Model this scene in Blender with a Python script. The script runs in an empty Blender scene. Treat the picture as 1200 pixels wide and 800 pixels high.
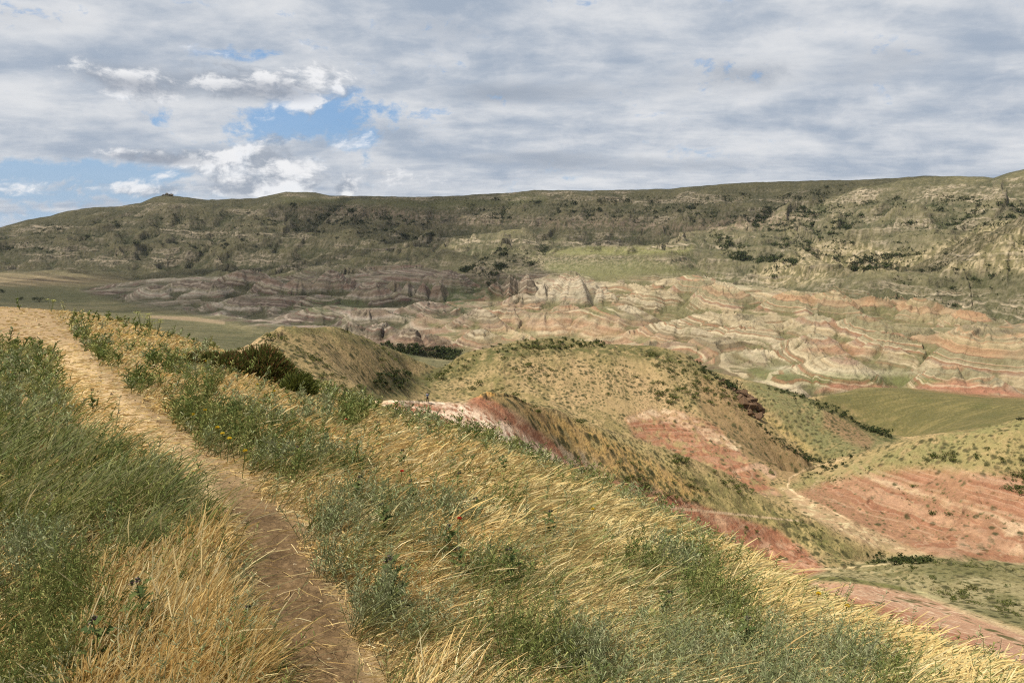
import bpy, bmesh, math, random
import numpy as np
from mathutils import Vector, Matrix
random.seed(7)
RS = np.random.RandomState(11)
scene = bpy.context.scene
COL = scene.collection
F32 = np.float32

# ------------------------------------------------------------------ camera model (photo is 1200 x 800)
FOC = 867.0
HORIZON = 275.0
PITCH = math.atan((400 - HORIZON) / FOC)
CP, SP = math.cos(PITCH), math.sin(PITCH)
ZC = 1.7                                     # eye height above the path

def pix(px, py):
    """photo pixel -> azimuth (0 = straight ahead, + right) and slope of the view ray"""
    px = np.asarray(px, float); py = np.asarray(py, float)
    a = px - 600; b = -(py - 400)
    y = FOC * CP + b * SP; z = b * CP - FOC * SP
    return np.arctan2(a, y), z / np.hypot(a, y)

def proj(x, y, z):
    z = z - ZC
    d = y * CP - z * SP; u = y * SP + z * CP
    d = np.where(np.abs(d) < .01, .01, d)
    return 600 + FOC * x / d, 400 - FOC * u / d

# ------------------------------------------------------------------ noise
def _h(ix, iy, seed):
    n = (ix.astype(np.int64) * 374761393 + iy.astype(np.int64) * 668265263 + seed * 1442695041) & 0xffffffff
    n = ((n ^ (n >> 13)) * 1274126177) & 0xffffffff
    n = n ^ (n >> 16)
    return n
_GA = np.linspace(0, 2 * np.pi, 64, endpoint=False)
_GX, _GY = np.cos(_GA).astype(F32), np.sin(_GA).astype(F32)
def pn(x, y, seed=0):
    x = np.asarray(x); y = np.asarray(y)
    fx, fy = np.floor(x), np.floor(y)
    ix, iy = fx.astype(np.int64), fy.astype(np.int64)
    dx, dy = (x - fx).astype(F32), (y - fy).astype(F32)
    u = dx * dx * dx * (dx * (dx * 6 - 15) + 10); v = dy * dy * dy * (dy * (dy * 6 - 15) + 10)
    def g(i, j):
        k = _h(ix + i, iy + j, seed) & 63
        return _GX[k] * (dx - i) + _GY[k] * (dy - j)
    a = g(0, 0); b = g(1, 0); c = g(0, 1); d = g(1, 1)
    a = a + (b - a) * u; c = c + (d - c) * u
    return (a + (c - a) * v) * 1.5
def fbm(x, y, oct=4, seed=0, gain=.5, lac=2.03):
    s = 0; a = 1.; t = 0
    for i in range(oct):
        s = s + a * pn(x, y, seed + i * 17); t += a
        a *= gain; x = x * lac + 3.7; y = y * lac - 1.9
    return s / t * 1.3
def ridged(x, y, oct=4, seed=0, gain=.5):
    s = 0; a = 1.; t = 0
    for i in range(oct):
        s = s + a * (1 - 2 * np.abs(pn(x, y, seed + i * 17))); t += a
        a *= gain; x = x * 2.07 + 3.7; y = y * 2.07 - 1.9
    return s / t
def rnd(ix, iy, seed):
    return (_h(ix, iy, seed) & 0xffff).astype(F32) / 65535.
def cells(x, y, seed):
    """distance to the nearest jittered point and that point's random number"""
    fx, fy = np.floor(x), np.floor(y)
    best = np.full(np.shape(x), 9., F32); val = np.zeros(np.shape(x), F32)
    for i in (-1, 0, 1):
        for j in (-1, 0, 1):
            cx, cy = fx + i, fy + j
            ix, iy = cx.astype(np.int64), cy.astype(np.int64)
            d = np.hypot(cx + .1 + .8 * rnd(ix, iy, seed) - x, cy + .1 + .8 * rnd(ix, iy, seed + 5) - y)
            m = d < best
            best = np.where(m, d, best); val = np.where(m, rnd(ix, iy, seed + 9), val)
    return best, val
def sst(a, b, x):
    t = np.clip((x - a) / (b - a), 0, 1)
    return t * t * (3 - 2 * t)
def gully(x, y, dx, dy, seed):
    """downslope gullies: waves whose crests follow the fall line, blended from jittered cells"""
    fx, fy = np.floor(x), np.floor(y); px, py = (x - fx).astype(F32), (y - fy).astype(F32)
    ix, iy = fx.astype(np.int64), fy.astype(np.int64)
    H = np.zeros_like(px); D = np.zeros_like(px); W = np.zeros_like(px)
    for i in (-1, 0, 1, 2):
        for j in (-1, 0, 1, 2):
            qx = px - i + .5 * rnd(ix - (-i), iy + j, seed) ; qy = py - j + .5 * rnd(ix + i, iy + j, seed + 3)
            w = np.exp(-(qx * qx + qy * qy) * 2)
            ph = (qx * dx + qy * dy) * 6.2832
            H += np.cos(ph) * w; D += -np.sin(ph) * w; W += w
    return H / W, D / W
# ------------------------------------------------------------------ surveyed lines: (photo x, photo y, distance in metres)
S1 = [(-500, 352), (-200, 355), (0, 358), (60, 362), (110, 366), (170, 386), (230, 402), (270, 414), (340, 450), (400, 468), (427, 473), (450, 481),
      (480, 491), (533, 503), (587, 519), (617, 536), (653, 553), (700, 570), (733, 585), (767, 603), (800, 626), (840, 652),
      (880, 668), (917, 684), (943, 704), (987, 729), (1033, 748), (1083, 764), (1133, 780), (1183, 799), (1300, 842), (1500, 905), (1800, 1010)]
S1 = np.array(S1, float)
S1th, S1s = pix(S1[:, 0], S1[:, 1])
AX = math.radians(-28.0)
def s1r(th):
    r = 7.6 / np.maximum(np.sin(np.clip(th - AX, .02, 1.5)), .02)
    cap = np.interp(th, [-.75, -.6, -.5, -.4, -.3, 0, .6], [36, 36, 34, 31, 29, 24, 20])
    return (r ** -3 + cap ** -3) ** (-1 / 3.)
def fg_s(th, r):
    d = th - AX
    L = r * np.sin(d); A = r * np.cos(d)
    Lp = np.maximum(L, 0)
    z = -ZC - .05 * A - .12 * Lp - .03 * Lp * Lp + .02 * np.maximum(-L, 0)
    R = s1r(th); LR = np.maximum(R * np.sin(d), 0)
    zR = -ZC - .05 * R * np.cos(d) - .12 * LR - .03 * LR * LR + .02 * np.maximum(-R * np.sin(d), 0)
    corr = np.interp(th, S1th, S1s) - zR / R
    t = np.minimum(r / R, 1.0)
    return z / r + corr * t ** 2

LINES = []
def line(pts, hide=None):
    LINES.append((np.array(pts, float), hide))
# red saddle ridge with the person, knoll, spur running down to the right
line([(425, 470, 112), (450, 470, 115), (500, 471, 123), (520, 473, 126), (540, 475, 128), (548, 464, 130), (562, 458, 132), (580, 457, 134), (597, 458, 136), (613, 463, 140), (647, 477, 148),
      (700, 493, 158), (733, 508, 164), (767, 520, 170), (800, 533, 176), (850, 551, 181)], [(1.12, -.06)])
line([(850, 551, 181), (883, 573, 183), (917, 590, 184), (950, 609, 184), (983, 627, 184), (1017, 644, 184)])
# near side of that spur, where our own slope hides it
line([(427, 476, 108), (480, 499, 104), (533, 514, 106), (587, 530, 112), (617, 548, 120), (653, 566, 128), (700, 585, 136), (733, 600, 140), (767, 618, 144), (800, 640, 148), (850, 662, 150), (900, 674, 154), (950, 668, 160), (1000, 662, 170)])
# dark ledge through the red face
line([(560, 500, 116), (600, 512, 124), (640, 520, 138), (690, 540, 147), (740, 560, 152), (800, 588, 158), (860, 612, 165), (920, 634, 172)])
# hidden hollow between us and the spur
line([(300, 545, 70), (427, 560, 60), (533, 590, 60), (650, 640, 65), (750, 700, 70), (850, 740, 78), (930, 765, 80)])
line([(-100, 420, 90), (100, 430, 90), (300, 470, 90)])
line([(-100, 390, 200), (100, 400, 200), (200, 410, 200)])
line([(-100, 380, 380), (100, 395, 380), (230, 410, 380)])
# flank of our own hill: pinkish apron at lower right
line([(943, 712, 96), (1000, 730, 92), (1060, 748, 86), (1120, 768, 80), (1183, 793, 74), (1300, 830, 70), (1500, 880, 70)])
line([(935, 684, 128), (1000, 690, 122), (1100, 716, 118), (1200, 745, 112), (1350, 785, 110), (1600, 840, 110)])
line([(920, 672, 152), (1000, 674, 146), (1100, 690, 142), (1200, 712, 138), (1350, 740, 135), (1600, 800, 135)])
line([(1000, 780, 40), (1100, 830, 36), (1200, 870, 32)])
# grey-green terrace edge above the wash
line([(1020, 655, 172), (1067, 654, 172), (1130, 656, 174), (1200, 660, 176), (1400, 672, 180), (1600, 700, 180)], [(1.06, -.02)])
# valley floor / dry wash
line([(1105, 655, 188), (1080, 648, 192), (1040, 633, 200), (1010, 618, 208), (975, 603, 216), (945, 585, 225), (925, 568, 236), (933, 556, 246), (960, 545, 262), (985, 537, 278), (1010, 528, 292)])
line([(1120, 656, 190), (1200, 668, 200), (1350, 690, 210), (1600, 720, 220)])
# big right hill
line([(1600, 478, 290), (1400, 482, 275), (1300, 486, 265), (1200, 491, 258), (1167, 496, 256), (1133, 502, 254), (1100, 508, 252), (1067, 517, 252), (1033, 528, 252), (1000, 538, 252), (967, 554, 248),
      (940, 566, 241)], [(1.12, -.03)])
line([(1050, 585, 228), (1120, 585, 226), (1200, 585, 226), (1350, 590, 230), (1600, 600, 240)])
line([(1040, 625, 212), (1120, 635, 206), (1200, 640, 208), (1350, 650, 215)])
# central hill: crest
line([(480, 452, 262), (505, 440, 268), (540, 415, 280), (570, 405, 288), (600, 400, 295), (640, 397, 300), (700, 400, 305), (760, 405, 308), (800, 415, 308)], [(1.10, -.035), (1.3, -.07)])
line([(800, 415, 308), (830, 430, 304), (850, 445, 300), (870, 459, 296),
      (890, 479, 290), (905, 494, 284), (920, 510, 280), (945, 528, 274), (967, 540, 268)], [(1.05, -.012)])
# its foot towards us
line([(500, 470, 212), (560, 480, 212), (620, 490, 216), (680, 505, 222), (740, 530, 228), (800, 545, 232), (850, 560, 232), (890, 572, 232), (920, 582, 230)])
line([(600, 432, 262), (680, 440, 268), (740, 458, 268), (800, 480, 266), (850, 510, 258), (890, 540, 250)])
# hidden trough between spur and central hill
line([(620, 498, 178), (700, 520, 190), (760, 545, 200), (820, 570, 206), (870, 590, 208), (905, 598, 210)])
# gully between left hill and central hill
line([(528, 432, 300), (510, 440, 275), (490, 452, 245), (470, 461, 222), (452, 468, 205), (440, 480, 190)])
# left hill
line([(255, 425, 168), (275, 411, 175), (300, 397, 188), (330, 385, 202), (360, 381, 212), (385, 382, 220), (410, 388, 232), (450, 400, 256), (480, 412, 275), (515, 427, 296)], [(1.12, -.04)])
line([(290, 440, 140), (340, 450, 150), (400, 455, 165), (430, 450, 185)])
line([(400, 415, 205), (440, 430, 218), (470, 442, 238)])
# second hill behind the rock crest
line([(820, 432, 350), (860, 440, 348), (895, 448, 346), (930, 458, 345), (970, 474, 342), (1000, 489, 338), (1030, 503, 332), (1052, 513, 324)], [(1.08, -.03)])
line([(900, 470, 318), (940, 495, 312), (980, 515, 306), (1010, 525, 300)])
# green rounded field behind
line([(955, 470, 380), (975, 460, 400), (1010, 456, 430), (1060, 455, 450), (1120, 459, 450), (1200, 467, 445), (1400, 475, 430), (1600, 470, 430)], [(1.12, -.025)])
line([(1045, 512, 350), (1080, 506, 350), (1130, 498, 350), (1200, 490, 350)])
line([(1050, 520, 320), (1090, 518, 310), (1130, 515, 300), (1200, 505, 300)])
# open valley floor beyond the hills
line([(-500, 382, 640), (-200, 386, 640), (0, 388, 640), (150, 392, 640), (300, 398, 620), (400, 407, 590), (450, 408, 575), (530, 414, 555), (600, 418, 540), (680, 425, 530), (760, 430, 520), (850, 440, 500), (920, 452, 470)])
line([(-500, 345, 1150), (-200, 348, 1150), (0, 352, 1120), (100, 352, 1100), (200, 360, 980), (300, 368, 900), (400, 376, 760), (500, 385, 700), (600, 392, 670)])
line([(-500, 325, 1500), (-200, 326, 1500), (0, 330, 1450), (100, 331, 1400), (150, 333, 1350)])
line([(-500, 312, 1700), (-200, 312, 1700), (0, 315, 1650), (100, 315, 1650), (200, 312, 1640), (300, 318, 1500)])
# badlands upper edge
line([(110, 337, 1250), (160, 330, 1300), (220, 326, 1320), (280, 322, 1300), (350, 327, 1230), (420, 322, 1200), (480, 312, 1230), (520, 318, 1180)], [(1.06, -.008)])
line([(560, 345, 980), (600, 332, 1020), (640, 322, 1050), (700, 333, 1020), (750, 333, 1010), (800, 326, 1030), (840, 322, 1040), (870, 335, 1000), (900, 344, 960), (960, 346, 930), (1020, 350, 900), (1080, 357, 870), (1130, 367, 840), (1200, 385, 790), (1400, 400, 760), (1600, 400, 760)], [(1.07, -.012)])
line([(700, 370, 800), (800, 372, 800), (900, 380, 740), (1000, 385, 720), (1100, 398, 690), (1200, 412, 650), (1400, 425, 620)])
line([(600, 380, 760), (700, 396, 680), (800, 402, 640), (880, 405, 620), (960, 412, 590), (1060, 412, 590), (1140, 425, 560), (1200, 440, 540), (1400, 450, 530)])
line([(820, 432, 520), (900, 435, 510), (1000, 438, 500), (1080, 443, 490), (1140, 450, 485), (1200, 458, 480)])
line([(300, 350, 1030), (400, 350, 980), (480, 345, 990), (540, 352, 930)])
line([(420, 398, 640), (500, 398, 640), (560, 392, 660)])
# terrace with green field and the cliffs under it
line([(560, 305, 1330), (620, 298, 1300), (680, 297, 1270), (740, 297, 1250), (800, 295, 1250)], [(1.03, .000)])
line([(600, 288, 1440), (660, 284, 1460), (740, 283, 1460), (810, 283, 1430)])
line([(600, 315, 1230), (700, 312, 1180), (800, 306, 1180), (860, 320, 1100)])
# valley cutting in from the right of the terrace
line([(905, 338, 1010), (880, 322, 1120), (850, 305, 1220), (825, 285, 1360), (815, 270, 1500)])
# right middle ridge (sunlit)
line([(900, 330, 1040), (930, 312, 1090), (960, 303, 1110), (1000, 292, 1130), (1030, 296, 1120)])
line([(1070, 322, 1080), (1060, 312, 1150), (1045, 300, 1230), (1020, 288, 1310)])
line([(1100, 290, 1180), (1140, 275, 1220), (1200, 252, 1260), (1400, 225, 1300), (1600, 215, 1300)], [(1.06, -.012)])
line([(960, 345, 980), (1060, 330, 1010), (1130, 320, 1030), (1200, 315, 1020), (1400, 320, 1000)])
line([(1000, 358, 905), (1100, 362, 880), (1200, 375, 850), (1400, 380, 820)])
# escarpment: foot, middle, brow, skyline
line([(-500, 300, 1800), (0, 297, 1780), (100, 295, 1760), (200, 292, 1740), (300, 294, 1660), (400, 294, 1540), (480, 296, 1450), (540, 298, 1400)])
line([(-500, 285, 1950), (0, 284, 1900), (60, 278, 1890), (130, 272, 1880), (200, 268, 1880), (300, 268, 1830), (400, 268, 1740), (500, 272, 1640), (600, 272, 1570), (700, 270, 1550), (800, 268, 1530), (900, 270, 1470), (1000, 266, 1440), (1100, 262, 1430)])
line([(-500, 280, 2050), (0, 276, 1990), (60, 262, 1980), (130, 254, 1980), (200, 246, 2000), (300, 248, 1950), (400, 250, 1840), (500, 252, 1740), (600, 250, 1680), (700, 247, 1660), (800, 245, 1640), (900, 243, 1580), (1000, 240, 1540), (1100, 236, 1520), (1200, 232, 1500), (1400, 215, 1480)])
SKY = [(-500, 275, 2100), (-200, 273, 2100), (-80, 270, 2080), (0, 266, 2060), (30, 258, 2060), (60, 252, 2060), (80, 247, 2070), (110, 243, 2080), (140, 242, 2090), (165, 238, 2100), (180, 231, 2110), (195, 228, 2110), (215, 231, 2100), (245, 234, 2080), (300, 232, 2080),
      (320, 228, 2080), (335, 225, 2060), (370, 225.5, 2040), (385, 229, 2020), (430, 230, 1970), (490, 231, 1920), (540, 229, 1880), (600, 226, 1840), (625, 223, 1830), (700, 223, 1810), (760, 222, 1790), (790, 221, 1780), (850, 215, 1750),
      (920, 212, 1710), (1000, 211, 1680), (1060, 208, 1670), (1080, 206, 1660), (1140, 207, 1650), (1165, 208, 1640), (1180, 203, 1620), (1200, 198, 1610), (1300, 185, 1600), (1500, 190, 1600), (1700, 195, 1600)]
line(SKY, [(1.05, -.006), (1.3, -.03)])

def build_rbf():
    TH, RH, S = [], [], []
    def add(th, r, s):
        TH.append(th); RH.append(np.log(r)); S.append(s + ZC / r)
    for pts, hide in LINES:
        th, s = pix(pts[:, 0], pts[:, 1]); r = pts[:, 2]
        seg = np.hypot(np.diff(th), np.diff(np.log(r)))
        t = np.concatenate([[0], np.cumsum(seg)])
        n = max(2, int(t[-1] / .028) + 1)
        q = np.unique(np.concatenate([np.linspace(0, t[-1], n)]))
        a, b, c = np.interp(q, t, th), np.interp(q, t, np.log(r)), np.interp(q, t, s)
        for k in range(len(q)):
            add(a[k], math.exp(b[k]), c[k])
            for (f, ds) in (hide or []):
                add(a[k], math.exp(b[k]) * f, c[k] + ds)
    for th in np.arange(-1.2, 1.21, .07):
        R = float(s1r(th))
        for f in (.35, .5, .7, .85, 1.0, 1.12):
            add(th, R * f, float(fg_s(th, R * f)) if f <= 1 else float(fg_s(th, R)) - .012)
        right = float(sst(-.35, 0, th))
        add(th, R * 1.6, float(fg_s(th, R)) - .04 - .10 * right)
        add(th, R * 2.6, float(fg_s(th, R)) - .06 - .17 * right)
    return np.array(TH), np.array(RH), np.array(S)

def rbf_grid():
    a, b, s = build_rbf()
    k2 = .012 ** 2
    n = len(a)
    d = np.sqrt((a[:, None] - a) ** 2 + (b[:, None] - b) ** 2 + k2)
    d[np.arange(n), np.arange(n)] -= .004
    m = s.mean()
    w = np.linalg.solve(-d, s - m)
    gt = np.linspace(-1.3, 1.3, 620); gr = np.concatenate([np.linspace(math.log(2.), math.log(60), 120, endpoint=False), np.linspace(math.log(60), math.log(3200), 560)])
    out = np.zeros((len(gt), len(gr)), F32)
    w = w.astype(F32); a = a.astype(F32); b = b.astype(F32)
    for i, t in enumerate(gt):
        D = np.sqrt(((t - a) ** 2 + k2)[None, :].astype(F32) + (gr[:, None].astype(F32) - b) ** 2)
        out[i] = m - D @ w
    return gt, gr, out
GT, GR, GS = rbf_grid()
for _ in range(3):
    g_ = GS.copy(); g_[1:-1] = (GS[:-2] + 2 * GS[1:-1] + GS[2:]) / 4; h_ = g_.copy(); h_[:, 1:-1] = (g_[:, :-2] + 2 * g_[:, 1:-1] + g_[:, 2:]) / 4; GS = h_
wf_ = np.clip((GR - math.log(430)) / .25, 0, 1)[None]
for _ in range(9):
    g_ = GS.copy(); g_[1:-1] = (GS[:-2] + 2 * GS[1:-1] + GS[2:]) / 4; h_ = g_.copy(); h_[:, 1:-1] = (g_[:, :-2] + 2 * g_[:, 1:-1] + g_[:, 2:]) / 4; GS = (GS + (h_ - GS) * wf_).astype(F32)
def _bil(th, rho):
    i = np.clip((th - GT[0]) / (GT[1] - GT[0]), 0, len(GT) - 1.001)
    j = np.clip(np.interp(rho, GR, np.arange(len(GR))), 0, len(GR) - 1.001)
    i0 = i.astype(int); j0 = j.astype(int); u = (i - i0); v = (j - j0)
    u = u * u * (3 - 2 * u) * .0 + u
    return (GS[i0, j0] * (1 - u) + GS[i0 + 1, j0] * u) * (1 - v) + (GS[i0, j0 + 1] * (1 - u) + GS[i0 + 1, j0 + 1] * u) * v
def base_z(th, r):
    """height of the smooth surveyed surface"""
    thc = np.clip(th, -1.25, 1.25)
    s = _bil(thc, np.log(np.maximum(r, 2.))) - ZC / r
    back = sst(1.25, 3.0, np.abs(th))
    s = s * (1 - back) + back * (-ZC / r - .05)
    R = s1r(thc)
    w = sst(.95, .6, r / R) * (1 - back)
    return ZC + r * (s * (1 - w) + fg_s(thc, r) * w)

# ------------------------------------------------------------------ the grid of vertices
def spaced(segs):
    out = []
    for a, b, n in segs:
        out.append(np.linspace(a, b, n, endpoint=False))
    out.append([segs[-1][1]])
    return np.concatenate(out)
import os, time
T0 = time.time()
QF = 1.0
th_ax = spaced([(-math.pi, -1.2, 30), (-1.2, -.66, 60), (-.66, .66, int(1380 * QF)), (.66, 1.2, 60), (1.2, math.pi, 30)])
lg = math.log
rho_ax = spaced([(lg(.5), lg(2.2), 14), (lg(2.2), lg(45), int(300 * QF)), (lg(45), lg(90), 24), (lg(90), lg(340), int(860 * QF)), (lg(340), lg(1330), int(460 * QF)), (lg(1330), lg(2300), int(210 * QF)), (lg(2300), lg(9000), 20)])
NT, NR = len(th_ax), len(rho_ax)
TH, RHO = np.meshgrid(th_ax, rho_ax, indexing='ij')
R = np.exp(RHO)
X = (R * np.sin(TH)).astype(F32); Y = (R * np.cos(TH)).astype(F32)
Z = base_z(TH, R).astype(F32)
far = R > 3000
Z = np.where(R > 2700, Z * 0 + np.minimum(Z, base_z(TH, np.full_like(R, 2700.)) - 0.02 * (R - 2700)), Z).astype(F32)
BX, BY = proj(X, Y, Z)          # photo position of the smooth surface, for zoning
BX = np.where(Y > .5, BX, np.where(X > 0, 3000, -2000)).astype(F32); BY = BY.astype(F32)

def poly(pts, soft=6., rr=(0, 1e9)):
    """soft mask: inside a surveyed outline (photo coordinates) and a distance range"""
    P = np.array(pts, float)
    x0, y0 = P.min(0) - 3 * soft; x1, y1 = P.max(0) + 3 * soft
    m = np.zeros(BX.shape, F32)
    sel = np.nonzero((BX > x0) & (BX < x1) & (BY > y0) & (BY < y1) & (R >= rr[0]) & (R <= rr[1]))
    if len(sel[0]) == 0: return m
    wx = BX[sel]; wy = BY[sel]
    ins = np.zeros(wx.shape, bool); dist = np.full(wx.shape, 1e9, F32)
    for k in range(len(P)):
        ax, ay = P[k - 1]; bx, by = P[k]
        c = ((ay > wy) != (by > wy)) & (wx < (bx - ax) * (wy - ay) / (by - ay + 1e-9) + ax)
        ins ^= c
        t = np.clip(((wx - ax) * (bx - ax) + (wy - ay) * (by - ay)) / ((bx - ax) ** 2 + (by - ay) ** 2 + 1e-9), 0, 1)
        dist = np.minimum(dist, np.hypot(wx - ax - t * (bx - ax), wy - ay - t * (by - ay)))
    sd = np.where(ins, dist, -dist)
    m[sel] = sst(-soft, soft, sd)
    return m
def pline(pts, w, rr=(0, 1e9)):
    """soft mask along a surveyed line; pts (x, y, half width px)"""
    P = np.array(pts, float)
    m = np.zeros(BX.shape, F32)
    pad = 3 * w + 4
    x0, y0 = P[:, :2].min(0) - pad; x1, y1 = P[:, :2].max(0) + pad
    sel = np.nonzero((BX > x0) & (BX < x1) & (BY > y0) & (BY < y1) & (R >= rr[0]) & (R <= rr[1]))
    if len(sel[0]) == 0: return m
    wx = BX[sel]; wy = BY[sel]; dist = np.full(wx.shape, 1e9, F32)
    for k in range(1, len(P)):
        ax, ay = P[k - 1, :2]; bx, by = P[k, :2]
        wa, wb = (P[k - 1, 2], P[k, 2]) if P.shape[1] > 2 else (w, w)
        t = np.clip(((wx - ax) * (bx - ax) + (wy - ay) * (by - ay)) / ((bx - ax) ** 2 + (by - ay) ** 2 + 1e-9), 0, 1)
        dist = np.minimum(dist, np.hypot(wx - ax - t * (bx - ax), wy - ay - t * (by - ay)) / (wa + (wb - wa) * t))
    m[sel] = sst(1.4, .6, dist)
    return m

def grad():
    dt = np.gradient(Z, th_ax, axis=0) / R; dr = np.gradient(Z, rho_ax, axis=1) / R
    s, c = np.sin(TH), np.cos(TH)
    return (dr * s + dt * c).astype(F32), (dr * c - dt * s).astype(F32)

FAR_ESC = sst(1.0, 1.12, R / np.interp(TH, [-.6, -.3, 0, .25, .45, .6], [1480, 1330, 1230, 1060, 900, 850])).astype(F32)
# badlands zone
Mbad = poly([(95, 340), (150, 328), (220, 324), (280, 318), (350, 322), (420, 318), (480, 308), (540, 325), (600, 322), (650, 318), (720, 330), (800, 322), (840, 316), (880, 335), (960, 340), (1080, 352), (1200, 378), (1500, 395),
             (1500, 470), (1200, 472), (1100, 462), (960, 464), (860, 470), (700, 440), (560, 425), (470, 412), (400, 402), (340, 392), (250, 372), (150, 356)], 5, (440, 1420))
Mbad *= sst(430, 470, R)
SKYR = np.interp(TH, pix([p[0] for p in SKY], [p[1] for p in SKY])[0], [p[2] for p in SKY]).astype(F32)
wx = fbm(X / 130, Y / 130, 3, 5) * 45; wy = fbm(X / 130, Y / 130, 3, 9) * 45
a1 = pn((X + wx) / 105, (Y + wy) / 95, 21); a2 = pn((X - wy) / 52, (Y + wx) / 46, 22)
m1 = 1 - np.sqrt(a1 * a1 * 4 + .006); m2 = 1 - np.sqrt(a2 * a2 * 4 + .01)
Z += Mbad * ((m1 - .45) * 7 * sst(480, 640, R) + (m1 - .45) * 2 + (m2 - .5) * 2.2) * (1 - .4 * sst(.1, -.4, TH))
# surveyed mounds: (photo x of the top, photo y of the top, half width px, height px)
MOUNDS = [(925, 349, 30, 16), (975, 352, 26, 16), (1070, 360, 22, 15), (1125, 370, 17, 12), (1020, 356, 22, 12), (955, 381, 42, 18), (1005, 377, 36, 20), (943, 402, 44, 22), (893, 414, 34, 12), (1040, 412, 40, 16), (1150, 411, 62, 28), (1115, 440, 44, 17), (992, 448, 42, 10),
          (1215, 400, 50, 22), (1080, 392, 40, 12), (1180, 440, 50, 12), (672, 325, 34, 30), (664, 357, 24, 16), (735, 366, 36, 12), (845, 344, 36, 24), (812, 332, 26, 14), (880, 384, 44, 16), (705, 381, 60, 12), (792, 389, 40, 12), (765, 350, 30, 12), (840, 372, 44, 16), (760, 405, 50, 10), (850, 404, 40, 10),
          (462, 333, 9, 12), (478, 334, 9, 14), (497, 335, 9, 14), (514, 336, 10, 14), (580, 333, 12, 16), (598, 330, 12, 20), (618, 331, 13, 22), (637, 335, 13, 20), (390, 329, 26, 18), (352, 333, 20, 14), (372, 345, 26, 12), (440, 343, 30, 16), (432, 374, 34, 10), (410, 387, 26, 14), (450, 384, 30, 16), (492, 391, 40, 22),
          (565, 370, 38, 18), (505, 360, 36, 12), (555, 394, 30, 9), (600, 372, 40, 12), (640, 384, 50, 10), (285, 327, 30, 16), (316, 332, 24, 14), (250, 337, 28, 12), (222, 334, 26, 10), (180, 342, 26, 8), (330, 352, 40, 12), (280, 352, 40, 10), (372, 368, 36, 10), (530, 330, 26, 14), (560, 322, 26, 12), (700, 340, 26, 12), (612, 352, 30, 12)]
MH = np.zeros(X.shape, F32)
for q, (mx_, my_, mw_, mh_) in enumerate(MOUNDS):
    th_m, s_m = pix(mx_, my_ + mh_); th_m = float(th_m)
    i_ = int(round(float(np.interp(th_m, th_ax, np.arange(NT)))))
    sl_ = (Z[i_] - ZC) / R[i_]; ok_ = np.nonzero((sl_ >= float(s_m)) & (R[i_] > 440))[0]
    if len(ok_) == 0: continue
    r_m = min(float(R[i_, ok_[0]]), 1500.); hw = mw_ / FOC * r_m; mw_ *= 1.2; hw = mw_ / FOC * r_m; hh = mh_ / FOC * r_m * 1.15; dp = hw * 1.0
    cx_, cy_ = (r_m + dp * .75) * math.sin(th_m), (r_m + dp * .75) * math.cos(th_m)
    sel = (np.abs(X - cx_) < 1.8 * hw) & (np.abs(Y - cy_) < 1.8 * hw)
    ux, uy = (X[sel] - cx_) / hw, (Y[sel] - cy_) / dp
    rot_ = .5 * math.sin(q * 2.3); ux, uy = ux * math.cos(rot_) + uy * math.sin(rot_), -ux * math.sin(rot_) + uy * math.cos(rot_)
    an = np.arctan2(uy, ux); dd = np.hypot(ux, uy * .8) * (1 + .13 * np.sin(an * 5 + q) + .10 * fbm(X[sel] / (hw * .5), Y[sel] / (hw * .5), 3, 55 + q))
    pr = np.clip(1 - dd ** 1.5, 0, 1) * (1 + .10 * np.cos(an * 11 + q) * dd)
    MH[sel] = np.maximum(MH[sel], hh * pr)
Z += MH * sst(.15, .6, Mbad)
# escarpment spurs and ledges
skf = sst(1.0, .90, R / SKYR)
esc_w = FAR_ESC * sst(2500, 2050, R) * (.12 + .88 * skf)
wx = fbm(X / 320, Y / 320, 3, 31) * 110
big = ridged((X + wx) / 420, (Y * .6 + wx) / 420, 3, 33)
Z += esc_w * ((big - .45) * 32 + fbm(X / 170, Y / 170, 3, 35) * 20)
# mid hills: soft lumps
mid = sst(95, 125, R) * sst(460, 420, R)
Z += mid * (fbm(X / 26, Y / 26, 4, 41) * 1.1 + fbm(X / 6, Y / 6, 3, 43) * .22)

def erode(mask, octs, amp0, seed):
    """add downslope gullies where mask > 0; octs = list of (wavelength, amplitude)"""
    global Z
    sel = np.nonzero(mask > .01)
    gx, gy = grad(); gx = gx[sel]; gy = gy[sel]
    x = X[sel]; y = Y[sel]; m = mask[sel]; tot = np.zeros_like(x)
    for k, (wl, am) in enumerate(octs):
        g = np.hypot(gx, gy) + 1e-4
        st = np.clip(g * 3.0, 0, 1.0)
        px_, py_ = -gy / g, gx / g
        h, d = gully(x / wl, y / wl, px_ * st * 1.05, py_ * st * 1.05, seed + k * 7)
        tot += (h - .2) * am * np.clip(g * 2.6, 0.1, 1)
        gx = gx + d * px_ * am / wl * 2.2; gy = gy + d * py_ * am / wl * 2.2
    Z[sel] += tot * m * amp0
erode(Mbad, [(60, 2.6), (27, 1.4), (12, .5)], 1.0, 100)
erode(esc_w, [(250, 13), (115, 5.5), (50, 1.8)], 1.0, 200)
emid = poly([(250, 480), (250, 400), (330, 375), (420, 375), (520, 420), (600, 392), (800, 395), (900, 440), (1050, 505), (1300, 480), (1300, 690), (900, 690), (600, 560), (400, 480)], 6, (100, 420))
erode(emid, [(22, .9), (10, .35)], 1.0, 300)
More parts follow.
